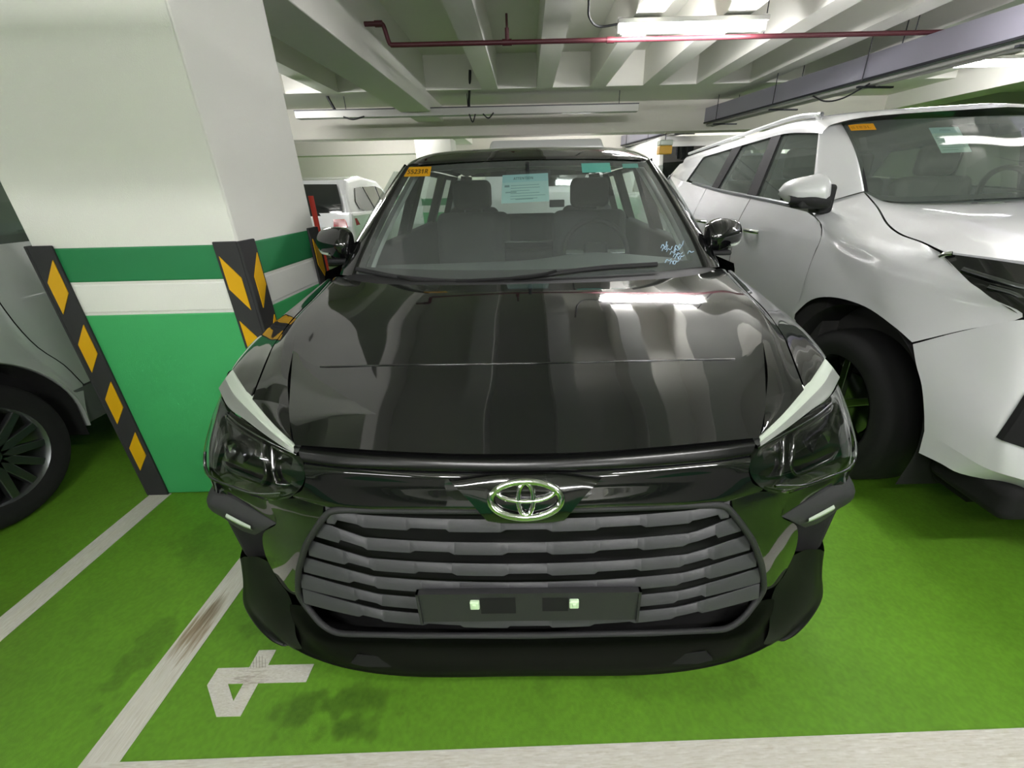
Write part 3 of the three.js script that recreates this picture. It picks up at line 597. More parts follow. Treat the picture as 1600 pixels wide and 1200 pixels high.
// ── body sides: doors, glass, rear ──
{
  const X = (y, z) => { const k = z < -3.6 ? (z + 3.6) * .12 : 0; return y > 1.04 ? .925 - (y - 1.04) * .40 + k : y > .6 ? .935 - Math.pow((y - .85) / .25, 2) * .006 + k : .93 - (.6 - y) * .06 + k; };
  const P = (y, z) => [X(y, z), y, z];
  const sill = (z) => 1.05 + (-1.3 - z) * .022, top = (z) => 1.475 - Math.max(0, (-2.9 - z)) * .02;
  const door = (z0, z1, name) => {
    const rows = [0, .25, .5, .75, 1].map((t) => { const z = z0 + (z1 - z0) * t; return [P(.24, z), P(.45, z), P(.65, z), P(.85, z), P(1.0, z), P(sill(z), z)]; });
    return patch(rows, { su: 3, sv: 3 });
  };
  const glassP = (z0, z1, zt0, zt1) => patch([0, .5, 1].map((t) => { const zb = z0 + (z1 - z0) * t, zt = zt0 + (zt1 - zt0) * t; return [0, .33, .66, 1].map((q) => { const z = zb + (zt - zb) * q, y = sill(zb) + (top(zt) - sill(zb)) * q; return P(y, z); }); }), { su: 3, sv: 3 });
  const postP = (z0, z1, zt0, zt1) => slab([[z0, zt0], [z1, zt1]].map(([zb, zt]) => [0, .5, 1].map((q) => { const z = zb + (zt - zb) * q, y = sill(zb) - .02 + (top(zt) + .03 - sill(zb)) * q; return P(y, z); })), [-.06, 0, 0], { su: 3, sv: 1 });
  for (const s of [1, -1]) {
    const S = (g) => (s > 0 ? merge(g) : mir(merge(g)));
    const d1 = mesh('front_door', S(door(-1.268, -2.40)), C.paint, car);
    mesh('window_glass', S(glassP(-1.46, -2.36, -1.97, -2.36)), C.glass, d1);
    mesh('door_handle', S(box(.925, .95, .93, .955, -2.32, -2.18, .008)), C.paint, d1);
    mesh('sill_lining', S(patch([0, .5, 1].map((t) => { const z = -1.50 - .9 * t; return [[X(sill(z), z) - .01, sill(z), z], [X(sill(z), z) - .09, sill(z) + .005, z], [X(sill(z), z) - .10, .5, z]]; }), { su: 2 })), C.trim, d1);
    const d2 = mesh('rear_door', S(door(-2.408, -3.30)), C.paint, car);
    mesh('window_glass', S(glassP(-2.49, -3.22, -2.49, -3.18)), C.glass, d2);
    mesh('sill_lining', S(patch([0, .5, 1].map((t) => { const z = -2.4 - .9 * t; return [[X(sill(z), z) - .01, sill(z), z], [X(sill(z), z) - .09, sill(z) + .005, z], [X(sill(z), z) - .10, .5, z]]; }), { su: 2 })), C.trim, d2);
    const q = mesh('rear_quarter', S([door(-3.308, -4.18), postP(-3.82, -4.06, -3.74, -3.98)]), C.paint, car);
    mesh('window_glass', S(glassP(-3.32, -3.82, -3.28, -3.74)), C.glass, q);
    mesh('middle_post', S([postP(-2.36, -2.49, -2.36, -2.49)]), C.trim, car);
    mesh('rear_post', S([postP(-3.22, -3.32, -3.18, -3.28)]), C.trim, car);
    mesh('roof_rail_trim', S(patch([-2.12, -2.5, -2.9, -3.4, -3.95].map((z) => [P(top(z) - .01, z), P(top(z) + .022, z), [X(top(z), z) - .08, top(z) + .01, z]]), { su: 3 })), C.trim, car);
  }
  // tail: hatch with rear window, bumper
  mesh('tailgate', [patch([full([[0, .55, -4.30], [.5, .55, -4.28], [.8, .55, -4.20]]), full([[0, .85, -4.33], [.5, .85, -4.31], [.82, .85, -4.20]]), full([[0, 1.06, -4.29], [.5, 1.06, -4.27], [.80, 1.06, -4.17]])], { su: 4 }),
    both(patch([[[.80, 1.06, -4.17], [.68, 1.06, -4.23]], [[.68, 1.49, -3.97], [.58, 1.48, -4.04]]], { su: 2 })), patch([full([[0, 1.48, -4.11], [.35, 1.48, -4.09], [.58, 1.48, -4.04]]), full([[0, 1.565, -4.02], [.3, 1.56, -4.01], [.62, 1.52, -3.97]])], { su: 4 })], C.paint, car);
  mesh('rear_window', patch([full([[0, 1.06, -4.29], [.35, 1.06, -4.28], [.68, 1.06, -4.23]]), full([[0, 1.27, -4.20], [.33, 1.27, -4.19], [.63, 1.27, -4.14]]), full([[0, 1.48, -4.11], [.3, 1.48, -4.10], [.58, 1.48, -4.04]])], { su: 4 }), C.glass, car);
  mesh('rear_bumper', [patch([full([[0, .22, -4.30], [.5, .22, -4.28], [.86, .22, -4.12]]), full([[0, .4, -4.38], [.5, .4, -4.36], [.88, .4, -4.16]]), full([[0, .56, -4.33], [.5, .56, -4.31], [.87, .56, -4.14]])], { su: 4 })], C.paint, car);
  mesh('cabin_floor', [box(-.86, .86, .26, .34, -4.2, -1.15), box(-.9, .9, .30, .82, -1.26, -1.14)], C.trim, car);
}
// ── cabin ──
{
  const d = [
    [[-.80, .985, -1.30], [-.4, 1.00, -1.22], [0, 1.00, -1.19], [.4, 1.00, -1.22], [.80, .985, -1.30]],
    [[-.82, 1.02, -1.50], [-.4, 1.022, -1.46], [0, 1.022, -1.46], [.35, 1.035, -1.46], [.82, 1.02, -1.50]],
    [[-.82, 1.01, -1.66], [-.42, 1.012, -1.66], [0, 1.02, -1.68], [.36, 1.055, -1.66], [.82, 1.01, -1.66]],
    [[-.82, .93, -1.75], [-.42, .92, -1.75], [0, .93, -1.76], [.36, .97, -1.76], [.82, .93, -1.75]],
    [[-.82, .60, -1.72], [-.42, .6, -1.72], [0, .6, -1.72], [.36, .6, -1.72], [.82, .60, -1.72]],
  ];
  mesh('dashboard', patch(d, { su: 6, sv: 4 }), C.dash, car);
  const scr = mesh('display_screen', box(-.13, .13, 1.02, 1.12, -1.70, -1.675, .006), C.gloss, car); scr.rotation.x = 0;
  const sw = new THREE.Group(); sw.name = numbered('steering_wheel'); sw.position.set(.38, 1.03, -1.86); sw.rotation.x = -.42; car.add(sw);
  mesh('wheel_rim', new THREE.TorusGeometry(.182, .0145, 12, 48), C.trim, sw);
  mesh('wheel_boss', [new RoundedBoxGeometry(.14, .11, .05, 3, .02)], C.trim, sw);
  for (const a of [0, Math.PI, -Math.PI / 2]) { const b = new RoundedBoxGeometry(.12, .03, .018, 2, .006); b.translate(.115, 0, 0); b.rotateZ(a); mesh('wheel_spoke', b, C.dimChrome, sw); }
  function seat(x, z, w = .5, hasHead = true) {
    const s = new THREE.Group(); s.name = numbered('seat'); s.position.set(x, 0, z); car.add(s);
    mesh('seat_cushion', box(-w / 2, w / 2, .42, .60, -.1, .42, .07), C.seat, s);
    const b = new RoundedBoxGeometry(w, .66, .14, 4, .06); b.rotateX(-.22); b.translate(0, .90, -.17); mesh('seat_back', b, C.seat, s);
    if (hasHead) { const h = new RoundedBoxGeometry(.27, .19, .1, 4, .045); h.rotateX(-.15); h.translate(0, 1.335, -.25); mesh('headrest', h, C.seat, s);
      mesh('headrest_post', [rod([-.06, 1.18, -.24], [-.06, 1.28, -.25], .006), rod([.06, 1.18, -.24], [.06, 1.28, -.25], .006)], C.dimChrome, s); }
    return s;
  }
  seat(-.40, -2.32, .52); seat(.42, -2.32, .52);
  seat(-.5, -3.15, .44); seat(.5, -3.15, .44); const mid = seat(0, -3.18, .5, false); mid.position.y = -.06;
  const rm = new THREE.Group(); rm.name = numbered('rear_view_mirror'); rm.position.set(0, 1.43, -1.80); car.add(rm);
  mesh('mirror_body', new RoundedBoxGeometry(.24, .065, .03, 3, .014), C.trim, rm); mesh('mirror_stalk', rod([0, .02, .01], [0, .06, .05], .01), C.trim, rm);
  // wipers
  for (const [pts, a] of [[[[-.775, 1.058, -1.262], [-.56, 1.036, -1.165], [-.35, 1.022, -1.118]], [[-.56, 1.036, -1.165], [-.45, 1.022, -1.118], [-.28, 1.018, -1.105]]], [[[.56, 1.061, -1.200], [.30, 1.056, -1.165], [.0, 1.034, -1.118], [-.06, 1.030, -1.11]], [[.12, 1.048, -1.145], [.0, 1.032, -1.11], [-.30, 1.022, -1.10]]]]) {
    const wp = new THREE.Group(); wp.name = numbered('wiper'); car.add(wp);
    mesh('wiper_blade', [tube(pts, .008, 30), tube(off(pts, 0, .007, -.003), .005, 30)], C.trim, wp);
    mesh('wiper_arm', tube(off(a, 0, .006, .006), .007, 24), C.black, wp);
  }
  // door mirrors
  for (const s of [1, -1]) {
    const m = new THREE.Group(); m.name = numbered('door_mirror'); car.add(m);
    const S = (g) => (s > 0 ? merge(g) : mir(merge(g)));
    const rows = [
      [[.835, 1.135, -1.44], [.835, 1.135, -1.44], [.835, 1.135, -1.44], [.835, 1.135, -1.44], [.835, 1.135, -1.44]],
      [[.848, 1.195, -1.47], [.850, 1.195, -1.42], [.852, 1.15, -1.385], [.855, 1.10, -1.40], [.858, 1.085, -1.45]],
      [[.895, 1.222, -1.49], [.90, 1.218, -1.43], [.905, 1.16, -1.375], [.908, 1.095, -1.395], [.91, 1.068, -1.46]],
      [[.96, 1.222, -1.50], [.962, 1.215, -1.45], [.968, 1.162, -1.40], [.968, 1.105, -1.42], [.965, 1.078, -1.47]],
      [[1.012, 1.205, -1.51], [1.016, 1.198, -1.475], [1.02, 1.16, -1.445], [1.014, 1.12, -1.455], [1.008, 1.098, -1.49]],
      [[1.028, 1.165, -1.52], [1.030, 1.165, -1.515], [1.031, 1.16, -1.51], [1.03, 1.155, -1.515], [1.028, 1.155, -1.52]],
    ];
    mesh('mirror_shell', S(patch(rows, { su: 4, sv: 4 })), C.paint, m);
    mesh('mirror_base', S([box(.80, .87, 1.078, 1.108, -1.55, -1.47, .012), box(.84, .97, 1.062, 1.085, -1.49, -1.41, .01)]), C.trim, m);
    mesh('mirror_glass', S(ext([[.86, 1.09], [.97, 1.085], [1.02, 1.12], [1.018, 1.19], [.96, 1.215], [.87, 1.20]], .004).translate(0, 0, -1.505)), C.chrome, m);
    mesh('turn_signal', S(tube([[.95, 1.108, -1.402], [.99, 1.112, -1.425], [1.022, 1.122, -1.47]], .006, 16)), C.drl, m);
  }
  // stickers on the inside of the windscreen
  const onGlass = (x0, x1, y0, y1, m, name, dz = -.006, sk = 0) => {
    const rows = [y1, (y0 + y1) / 2, y0].map((y) => [0, .5, 1].map((t) => { const x = x0 + (x1 - x0) * t + sk * (y - y1); return [x, y, wsz(x, y) + dz]; }));
    const g = patch(rows, { su: 2, sv: 2 }); const uv = g.attributes.uv; for (let i = 0; i < uv.count; i++) uv.setY(i, 1 - uv.getY(i)); return mesh(name, g, m, car);
  };
  const yel = canvasTex(256, 96, (c, w, h) => { c.fillStyle = '#e3a612'; c.fillRect(0, 0, w, h); c.fillStyle = '#4a3308'; c.font = 'bold 62px sans-serif'; c.textAlign = 'center'; c.fillText('S5231R', w / 2, 70); });
  onGlass(-.655, -.513, 1.442, 1.490, std(0xffffff, .5, 0, { map: yel }), 'yellow_number_sticker', .003);
  onGlass(.283, .435, 1.440, 1.486, std(sr('#58a79b'), .5), 'green_tag', .003);
  onGlass(.50, .585, 1.458, 1.480, std(sr('#4d8a80'), .5), 'green_tag', .003);
  const marks = []; // dried soap marks low on the glass, thin white-blue film strokes
  for (let i = 0; i < 16; i++) { const x = .60 + rnd() * .13, y = 1.055 + rnd() * .07, p = [[0, 0], [.012, .008], [.02, -.004 + rnd() * .01], [.034, .004 + rnd() * .012]].map(([a, b]) => [x + a, y + b * 1.4, wsz(x + a, y + b * 1.4) + .0035]); marks.push(tube(p, .0022, 10, 4)); }
  const mk = mesh('dried_marks', marks, std(sr('#a9c4d8'), .6), car); mk.userData.kind = 'stuff';
}
// notice sheet standing behind the glass
{
  const t = canvasTex(512, 300, (c, w, h) => { c.fillStyle = '#bfe0e2'; c.fillRect(0, 0, w, h); c.fillStyle = '#a9d6de'; c.fillRect(0, 0, w, 84); c.fillStyle = '#40636c'; c.font = 'bold 40px sans-serif'; c.textAlign = 'center'; c.fillText('ATTENTION', w * .46, 58);
    c.fillStyle = '#6d8c92'; c.fillRect(28, 112, 54, 22); c.fillStyle = 'rgba(95,125,130,.55)'; for (let i = 0; i < 6; i++) { c.fillRect(96, 116 + i * 28, 180 + rnd() * 200, 7); } c.fillRect(40, 182, 120, 14); c.fillRect(150, 262, 190, 8); });
  const rows = [1.437, 1.372, 1.308].map((y) => [0, .5, 1].map((q) => { const x = -.134 + q * .236 + .004; return [x, y + q * .006, wsz(x, y + q * .006) - .012]; }));
  const g = slab(rows, [0, -.0004, -.0006], { su: 2, sv: 2 }); const uv = g.attributes.uv; for (let i = 0; i < uv.count; i++) uv.setY(i, 1 - uv.getY(i));
  const o = tag(mesh('notice_sheet', g, std(0xffffff, .7, 0, { map: t })), 'pale blue printed notice behind the windscreen of the black car', 'paper');
  o.position.set(-.018, 0, 0); o.rotation.y = -.014;
}

// ═════════ white sport utility car on the right (its flank at x = 1.45, nose towards the aisle) ═════════
const SP = mat({ color: sr('#cccdcf'), metalness: 0.05, roughness: 0.38, clearcoat: 1, clearcoatRoughness: 0.02 });
const suv = thing('suv', 'white high-riding car with roof rails, parked to the right of the black car', 'car', [0, 0, 0]);
{
  const CX = 2.5, B2 = (g) => both(g, CX), MR = (g) => mir(g, CX);
  const pair = (name, g, m, parent = suv) => { const a = merge(g), o = mesh(name, a, m, parent); mesh(name, MR(a), m, parent); return o; };
  // flank profile
  const X = (y, z) => { const k = z < -4.2 ? (-4.2 - z) * .10 : 0; return k + (y < .6 ? 1.465 + (.6 - y) * .16 : y < 1.0 ? 1.452 + Math.pow((.88 - y) / .28, 2) * .012 : y < 1.14 ? 1.4535 + (y - 1.0) * .11 : 1.469 + (y - 1.14) * .42); };
  const Pt = (y, z) => [X(y, z), y, z];
  const sill = (z) => z > -3.0 ? 1.238 + (-1.75 - z) * .060 : 1.313 + (-3.0 - z) * .085;
  const top = (z) => z > -2.5 ? 1.655 - Math.max(0, -2.0 - z) * 0 - Math.max(0, z + 2.3) * .12 : 1.655 - (-2.5 - z) * .045;
  const XT = (y, z) => X(sill(z), z) + (y - sill(z)) * .30;          // glasshouse leans in
  const G = (y, z) => [XT(y, z), y, z];
  const doorPanel = (z0, z1, zb0 = z0, zb1 = z1, fr = false) => patch([0, .25, .5, .75, 1].map((t) => { const zt = z0 + (z1 - z0) * t, zb = zb0 + (zb1 - zb0) * t; return [.34, .5, .62, .74, .86, .98, 1.06, 1.12, 1.185].map((y) => Pt(y, zb + (zt - zb) * Math.min(1, (y - .34) / .78) + (fr ? (1 - t) * (y > 1.15 ? -.075 : 0) : 0))).concat([Pt(sill(zt), zt + (fr ? (1 - t) * -.225 : 0))]); }), { su: 2, sv: 3 });
  const g1 = doorPanel(-1.532, -2.455, -1.606, -2.455, true), g2 = doorPanel(-2.463, -3.33), g3 = doorPanel(-3.338, -4.85);
  const d1 = pair('front_door', g1, SP), d2 = pair('rear_door', g2, SP), qp = pair('rear_quarter', g3, SP);
  mesh('underbody', [box(1.58, 3.42, .24, .46, -4.75, -1.62), box(1.86, 3.14, .20, .5, -1.7, -.50), box(1.58, 3.42, .30, .45, -.70, -.52)], C.black, suv);
  mesh('inner_shell', [box(1.53, 3.47, .42, 1.17, -4.8, -1.45), box(1.62, 3.38, .5, 1.08, -1.5, -.42)], std(sr('#3c3c3a'), .9), suv);
  for (const [d, z] of [[d1, -2.33], [d2, -3.2]]) mesh('door_handle', [tube([[X(1.08, z) + .005, 1.085, z - .02], [X(1.08, z) - .03, 1.09, z + .02], [X(1.08, z) - .03, 1.09, z + .14], [X(1.08, z) + .005, 1.085, z + .18]], .012, 24)], C.chrome, d);
  // chrome line along the window sill
  pair('sill_moulding', patch([-1.80, -2.2, -2.6, -3.0, -3.4, -3.75].map((z) => [[X(sill(z), z) - .006, sill(z) - .004, z], [X(sill(z), z) - .004, sill(z) + .012, z], [X(sill(z), z) + .02, sill(z) + .014, z]]), { su: 2 }), std(sr('#8e9094'), .3, .8), suv);
  const win = (z0, z1, zt0, zt1, inset = .012) => patch([0, .25, .5, .75, 1].map((t) => { const zb = z0 + (z1 - z0) * t, zt = zt0 + (zt1 - zt0) * t; return [0, .33, .66, 1].map((q) => { const z = zb + (zt - zb) * q, y = sill(zb) + .012 + (top(zt) - sill(zb) - .012) * q, p = G(y, z); p[0] += inset; return p; }); }), { su: 3, sv: 3 });
  const post = (z0, z1, zt0, zt1, m, name, pr = suv) => pair(name, slab([[z0, zt0], [z1, zt1]].map(([zb, zt]) => [0, .33, .66, 1].map((q) => { const z = zb + (zt - zb) * q, y = sill(zb) + (top(zt) + .01 - sill(zb)) * q; return G(y, z); })), [.05, 0, 0], { su: 3, sv: 1 }), m, pr);
  const fw = win(-1.745, -2.40, -2.03, -2.44), rw = win(-2.54, -3.10, -2.56, -2.97), qw = win(-3.24, -3.95, -3.13, -3.72);
  mesh('window_glass', fw, C.tint, d1); mesh('window_glass', rw, C.tint, d2); mesh('window_glass', qw, C.tint, qp);
  mesh('window_glass', [MR(fw)], C.tint, suv); mesh('window_glass', [MR(rw)], C.tint, suv); mesh('window_glass', [MR(qw)], C.tint, suv);
  post(-2.40, -2.54, -2.44, -2.56, C.trim, 'middle_post'); post(-3.10, -3.24, -2.97, -3.13, C.trim, 'rear_post');
  pair('tail_pillar', patch([[-3.95, -3.72], [-4.35, -4.05], [-4.78, -4.45]].map(([zb, zt]) => [0, .5, 1].map((q) => { const z = zb + (zt - zb) * q; return G(sill(zb) + (top(zt) - sill(zb)) * q, z); })), { su: 4 }), SP);
  // roof, edge rail
  const RZ = [-1.98, -2.12, -2.4, -2.8, -3.2, -3.7, -4.3];
  const rEdge = RZ.map((z) => G(top(z), z));
  const roofRows = RZ.map((z, i) => { const e = rEdge[i], f = i === 0 ? .02 : 0; return [[e[0] - .004, e[1] - .006, z], [e[0] + .012, e[1] + .034 - f, z], [e[0] + .06, e[1] + .060 - f, z], [e[0] + .25, e[1] + .085 - f, z + (i < 2 ? .06 : 0)], [CX, e[1] + .105 - f, z + (i < 2 ? .10 : 0)]]; });
  mesh('roof', [B2(patch(roofRows, { su: 4, sv: 5 }))], SP, suv);
  pair('roof_rail', [tube(RZ.slice(1).map((z, i) => { const e = roofRows[i + 1][2]; return [e[0] - .01, e[1] + .022, z]; }), .014, 60), rod([roofRows[1][2][0] - .01, roofRows[1][2][1] - .01, -2.13], [roofRows[1][2][0] - .01, roofRows[1][2][1] + .03, -2.16], .014)], SP);
  // windscreen
  const wb = [[1.705, 1.322, -1.66], [1.76, 1.285, -1.615], [1.88, 1.272, -1.585], [2.1, 1.275, -1.545], [2.3, 1.282, -1.515], [2.5, 1.286, -1.505]];
  const wt = [[1.765, 1.662, -2.065], [1.80, 1.668, -2.035], [1.92, 1.667, -1.985], [2.12, 1.664, -1.92], [2.32, 1.663, -1.885], [2.5, 1.663, -1.875]];
  const wr = [0, .25, .5, .75, 1].map((t) => wb.map((p, i) => [p[0] + (wt[i][0] - p[0]) * t, p[1] + (wt[i][1] - p[1]) * t + Math.sin(t * 3.14) * .012, p[2] + (wt[i][2] - p[2]) * t + Math.sin(t * 3.14) * .02]));
  mesh('windscreen', [B2(patch(wr, { su: 4, sv: 4 }))], C.tint, suv);
  mesh('glass_border', [B2([patch([wr[0], wr[0].map((p, i) => [p[0] + (wr[1][i][0] - p[0]) * .22 , p[1] + (wr[1][i][1] - p[1]) * .22 , p[2] + (wr[1][i][2] - p[2]) * .22 - .003])], { su: 4 }),
    patch(wr.map((r) => [[r[0][0], r[0][1], r[0][2] - .002], [r[0][0] + .022, r[0][1] - .002, r[0][2] + .010]]), { su: 2, sv: 4 })])], C.trim, suv);
  // screen pillar: from window edge round to the glass
  pair('front_pillar', patch([0, .25, .5, .75, 1].map((t) => { const w = wr[Math.round(t * 4)][0], zb = -1.745 + (-2.03 + 1.745) * t, y = sill(-1.745) + .012 + (top(-2.03) - sill(-1.745)) * t, e = G(y, zb); e[2] += .0; const m1 = [e[0] + (w[0] - e[0]) * .35 - .022, e[1] + (w[1] - e[1]) * .35, e[2] + (w[2] - e[2]) * .35 + .018], m2 = [e[0] + (w[0] - e[0]) * .75 - .016, e[1] + (w[1] - e[1]) * .75 + .004, e[2] + (w[2] - e[2]) * .75 + .028]; return [[e[0] + .03, e[1], e[2] - .03], e, m1, m2, [w[0] - .002, w[1] + .002, w[2] + .012], [w[0] + .01, w[1], w[2] - .03]]; }), { su: 4, sv: 5 }), SP);
  // wing
  const FW = [
    [[1.700, 1.318, -1.645], [1.655, 1.255, -1.47], [1.605, 1.195, -1.32], [1.572, 1.163, -1.19], [1.540, 1.149, -1.04], [1.505, 1.130, -.905]],
    [[1.600, 1.285, -1.690], [1.560, 1.225, -1.49], [1.535, 1.165, -1.32], [1.518, 1.140, -1.18], [1.505, 1.122, -1.03], [1.503, 1.096, -.835]],
    [[1.513, 1.243, -1.748], [1.492, 1.180, -1.525], [1.482, 1.125, -1.34], [1.478, 1.10, -1.17], [1.482, 1.078, -1.00], [1.503, 1.055, -.757]],
    [[1.489, 1.188, -1.600], [1.470, 1.125, -1.48], [1.467, 1.08, -1.33], [1.466, 1.06, -1.165], [1.472, 1.04, -.985], [1.506, 1.038, -.715]],
    [[1.467, 1.12, -1.530], [1.461, 1.075, -1.46], [1.460, 1.055, -1.32], [1.460, 1.03, -1.16], [1.466, 1.01, -.97], [1.512, 1.015, -.665]],
    [[1.454, 1.00, -1.540], [1.453, .985, -1.46], [1.453, .965, -1.32], [1.454, .955, -1.15], [1.458, .925, -.94], [1.530, .980, -.575]],
    [[1.4545, .85, -1.562], [1.4515, .895, -1.462], [1.4505, .915, -1.31], [1.451, .915, -1.125], [1.454, .882, -.935], [1.490, .897, -.702]],
    [[1.455, .70, -1.588], [1.450, .82, -1.462], [1.448, .872, -1.30], [1.448, .880, -1.10], [1.450, .845, -.93], [1.452, .812, -.826]],
  ];
  pair('front_wing', [patch(FW, { su: 5, sv: 5 }), patch([FW.map((r) => r[0]), off(FW.map((r) => r[0]), .03, -.01, -.04)], { sv: 1 }),
    patch([[[1.455, .70, -1.588], [1.462, .58, -1.60], [1.48, .42, -1.60], [1.50, .34, -1.60]], [[1.452, .683, -1.544], [1.458, .58, -1.575], [1.474, .42, -1.59], [1.49, .34, -1.595]]], { su: 3 })], SP);
  // bumper
  const arch = [[1.452, .806, -.820], [1.450, .742, -.775], [1.450, .679, -.723], [1.450, .597, -.677], [1.452, .527, -.648]];
  const BM = [arch,
    [[1.490, .895, -.70], [1.485, .80, -.655], [1.478, .70, -.60], [1.470, .60, -.565], [1.468, .518, -.540]],
    [[1.530, .972, -.572], [1.525, .84, -.525], [1.515, .72, -.49], [1.495, .61, -.465], [1.492, .505, -.455]],
    [[1.575, .965, -.510], [1.575, .84, -.470], [1.56, .74, -.445], [1.525, .62, -.420], [1.525, .512, -.385]],
    [[1.70, .955, -.420], [1.70, .85, -.375], [1.69, .74, -.35], [1.65, .63, -.325], [1.64, .515, -.29]],
    [[2.0, .95, -.29], [2.0, .85, -.25], [2.0, .74, -.23], [2.0, .63, -.215], [2.0, .52, -.19]],
    [[2.5, .95, -.22], [2.5, .85, -.18], [2.5, .74, -.165], [2.5, .63, -.16], [2.5, .52, -.15]]];
  const rim_ = arch.map((p) => p), low = BM.map((r) => r[4]);
  mesh('front_bumper', [B2([patch(BM, { su: 5, sv: 5 }), patch([rim_, off(rim_, .10, 0, 0)], { su: 4 }), patch([low, [[1.452, .440, -.635], [1.466, .445, -.56], [1.49, .440, -.505], [1.56, .46, -.42], [1.65, .46, -.34], [2.0, .46, -.24], [2.5, .46, -.2]]], { su: 4 })])], SP, suv);
  pair('bumper_opening', slab([[[1.532, .770, -.466], [1.62, .80, -.398], [1.8, .81, -.312]], [[1.512, .69, -.458], [1.62, .69, -.352], [1.8, .69, -.264]], [[1.496, .615, -.455], [1.6, .605, -.342], [1.8, .60, -.254]]], [0, 0, -.02], { su: 4, sv: 4 }).translate(-.002, 0, .012), C.black);
  pair('splash_guard', [box(1.52, 2.0, .34, .47, -.66, -.36, .04)], C.black);
  // headlamp
  const H = [[[1.507, 1.1285, -.9], [1.560, 1.124, -.735], [1.66, 1.108, -.62], [1.85, 1.085, -.52]], [[1.503, 1.105, -.86], [1.555, 1.085, -.68], [1.65, 1.06, -.56], [1.85, 1.04, -.46]], [[1.503, 1.066, -.785], [1.540, 1.03, -.62], [1.62, 1.00, -.50], [1.85, .985, -.42]], [[1.504, 1.050, -.752], [1.531, .983, -.578], [1.60, .966, -.48], [1.85, .955, -.40]]];
  const hl = pair('headlamp', patch(H, { su: 5, sv: 5 }), C.gloss);
  mesh('chrome_tip', [tube([[1.500, 1.118, -.892], [1.503, 1.128, -.875], [1.512, 1.132, -.862]], .008, 12)], C.chrome, hl);
  mesh('lamp_strip', [tube([[1.512, 1.085, -.80], [1.535, 1.068, -.70], [1.58, 1.05, -.615], [1.68, 1.035, -.53]], .012, 24)], C.dimChrome, hl);
  mesh('lamp_cell', [tube([[1.520, 1.045, -.70], [1.545, 1.035, -.64], [1.56, 1.015, -.60]], .012, 16)], C.dimChrome, hl);
  // bonnet
  const HB = [
    [[1.708, 1.314, -1.635], [1.80, 1.272, -1.59], [2.0, 1.264, -1.545], [2.25, 1.268, -1.505], [2.5, 1.272, -1.49]],
    [[1.661, 1.256, -1.465], [1.76, 1.262, -1.42], [1.95, 1.262, -1.38], [2.25, 1.262, -1.36], [2.5, 1.264, -1.35]],
    [[1.611, 1.197, -1.315], [1.72, 1.232, -1.24], [1.93, 1.240, -1.19], [2.25, 1.240, -1.16], [2.5, 1.242, -1.15]],
    [[1.578, 1.166, -1.185], [1.69, 1.203, -1.06], [1.91, 1.213, -.99], [2.25, 1.213, -.95], [2.5, 1.215, -.94]],
    [[1.545, 1.152, -1.035], [1.66, 1.172, -.88], [1.90, 1.175, -.78], [2.25, 1.175, -.72], [2.5, 1.177, -.70]],
    [[1.511, 1.134, -.897], [1.62, 1.125, -.68], [1.88, 1.095, -.53], [2.25, 1.085, -.44], [2.5, 1.085, -.41]]];
  mesh('bonnet', [B2([patch(HB, { su: 5, sv: 5 }), patch([HB[5], off(HB[5], 0, -.03, -.02)], { su: 5, sv: 1 })])], SP, suv);
  // grille between the lamps
  const gr = mesh('grille', [B2(patch([[[1.85, 1.08, -.50], [2.2, 1.075, -.43], [2.5, 1.075, -.40]], [[1.84, .95, -.37], [2.2, .95, -.27], [2.5, .95, -.24]]], {}))], C.black, suv);
  for (let k = 0; k < 3; k++) mesh('slat', tube([[1.88, 1.05 - k * .035, -.465 + k * .03], [2.5, 1.05 - k * .035, -.37 + k * .035], [3.12, 1.05 - k * .035, -.465 + k * .03]], .008, 30), C.dimChrome, gr);
  // arch liners, wheels
  pair('wheel_arch_liner', patch([0, 1, 2, 3, 4, 5, 6, 7, 8].map((k) => { const a = -.45 + k / 8 * (Math.PI + .8), z = -1.10 - Math.cos(a) * .455, y = .42 + Math.sin(a) * .455; return [[1.452, y, z], [1.85, y, z]]; }), { su: 1 }), C.black);
  C.suvRim = std(sr('#8f9292'), .2, 1);
  for (const z of [-1.17, -4.0]) { wheel(suv, .37, .25, 1.60, .37, z, -1, 6, C.suvRim); wheel(suv, .37, .25, 3.40, .37, z, 1, 6, C.suvRim); }
  // door mirror
  const mr = (() => { const rows = [
    [[1.52, 1.285, -1.66], [1.52, 1.285, -1.66], [1.52, 1.285, -1.66], [1.52, 1.285, -1.66], [1.52, 1.285, -1.66], [1.52, 1.285, -1.66]],
    [[1.462, 1.385, -1.66], [1.458, 1.400, -1.60], [1.455, 1.375, -1.545], [1.455, 1.325, -1.525], [1.458, 1.275, -1.54], [1.465, 1.26, -1.60]],
    [[1.395, 1.392, -1.68], [1.39, 1.398, -1.62], [1.385, 1.37, -1.56], [1.385, 1.32, -1.54], [1.388, 1.275, -1.56], [1.395, 1.265, -1.62]],
    [[1.33, 1.375, -1.70], [1.325, 1.378, -1.66], [1.318, 1.36, -1.61], [1.318, 1.32, -1.595], [1.322, 1.285, -1.61], [1.33, 1.28, -1.66]],
    [[1.30, 1.335, -1.71], [1.298, 1.335, -1.70], [1.296, 1.33, -1.69], [1.296, 1.325, -1.69], [1.298, 1.32, -1.70], [1.30, 1.32, -1.71]]];
    return patch(rows, { su: 4, sv: 4 }); })();
  const mm = new THREE.Group(); mm.name = numbered('door_mirror'); suv.add(mm);
  mesh('mirror_shell', mr, SP, mm);
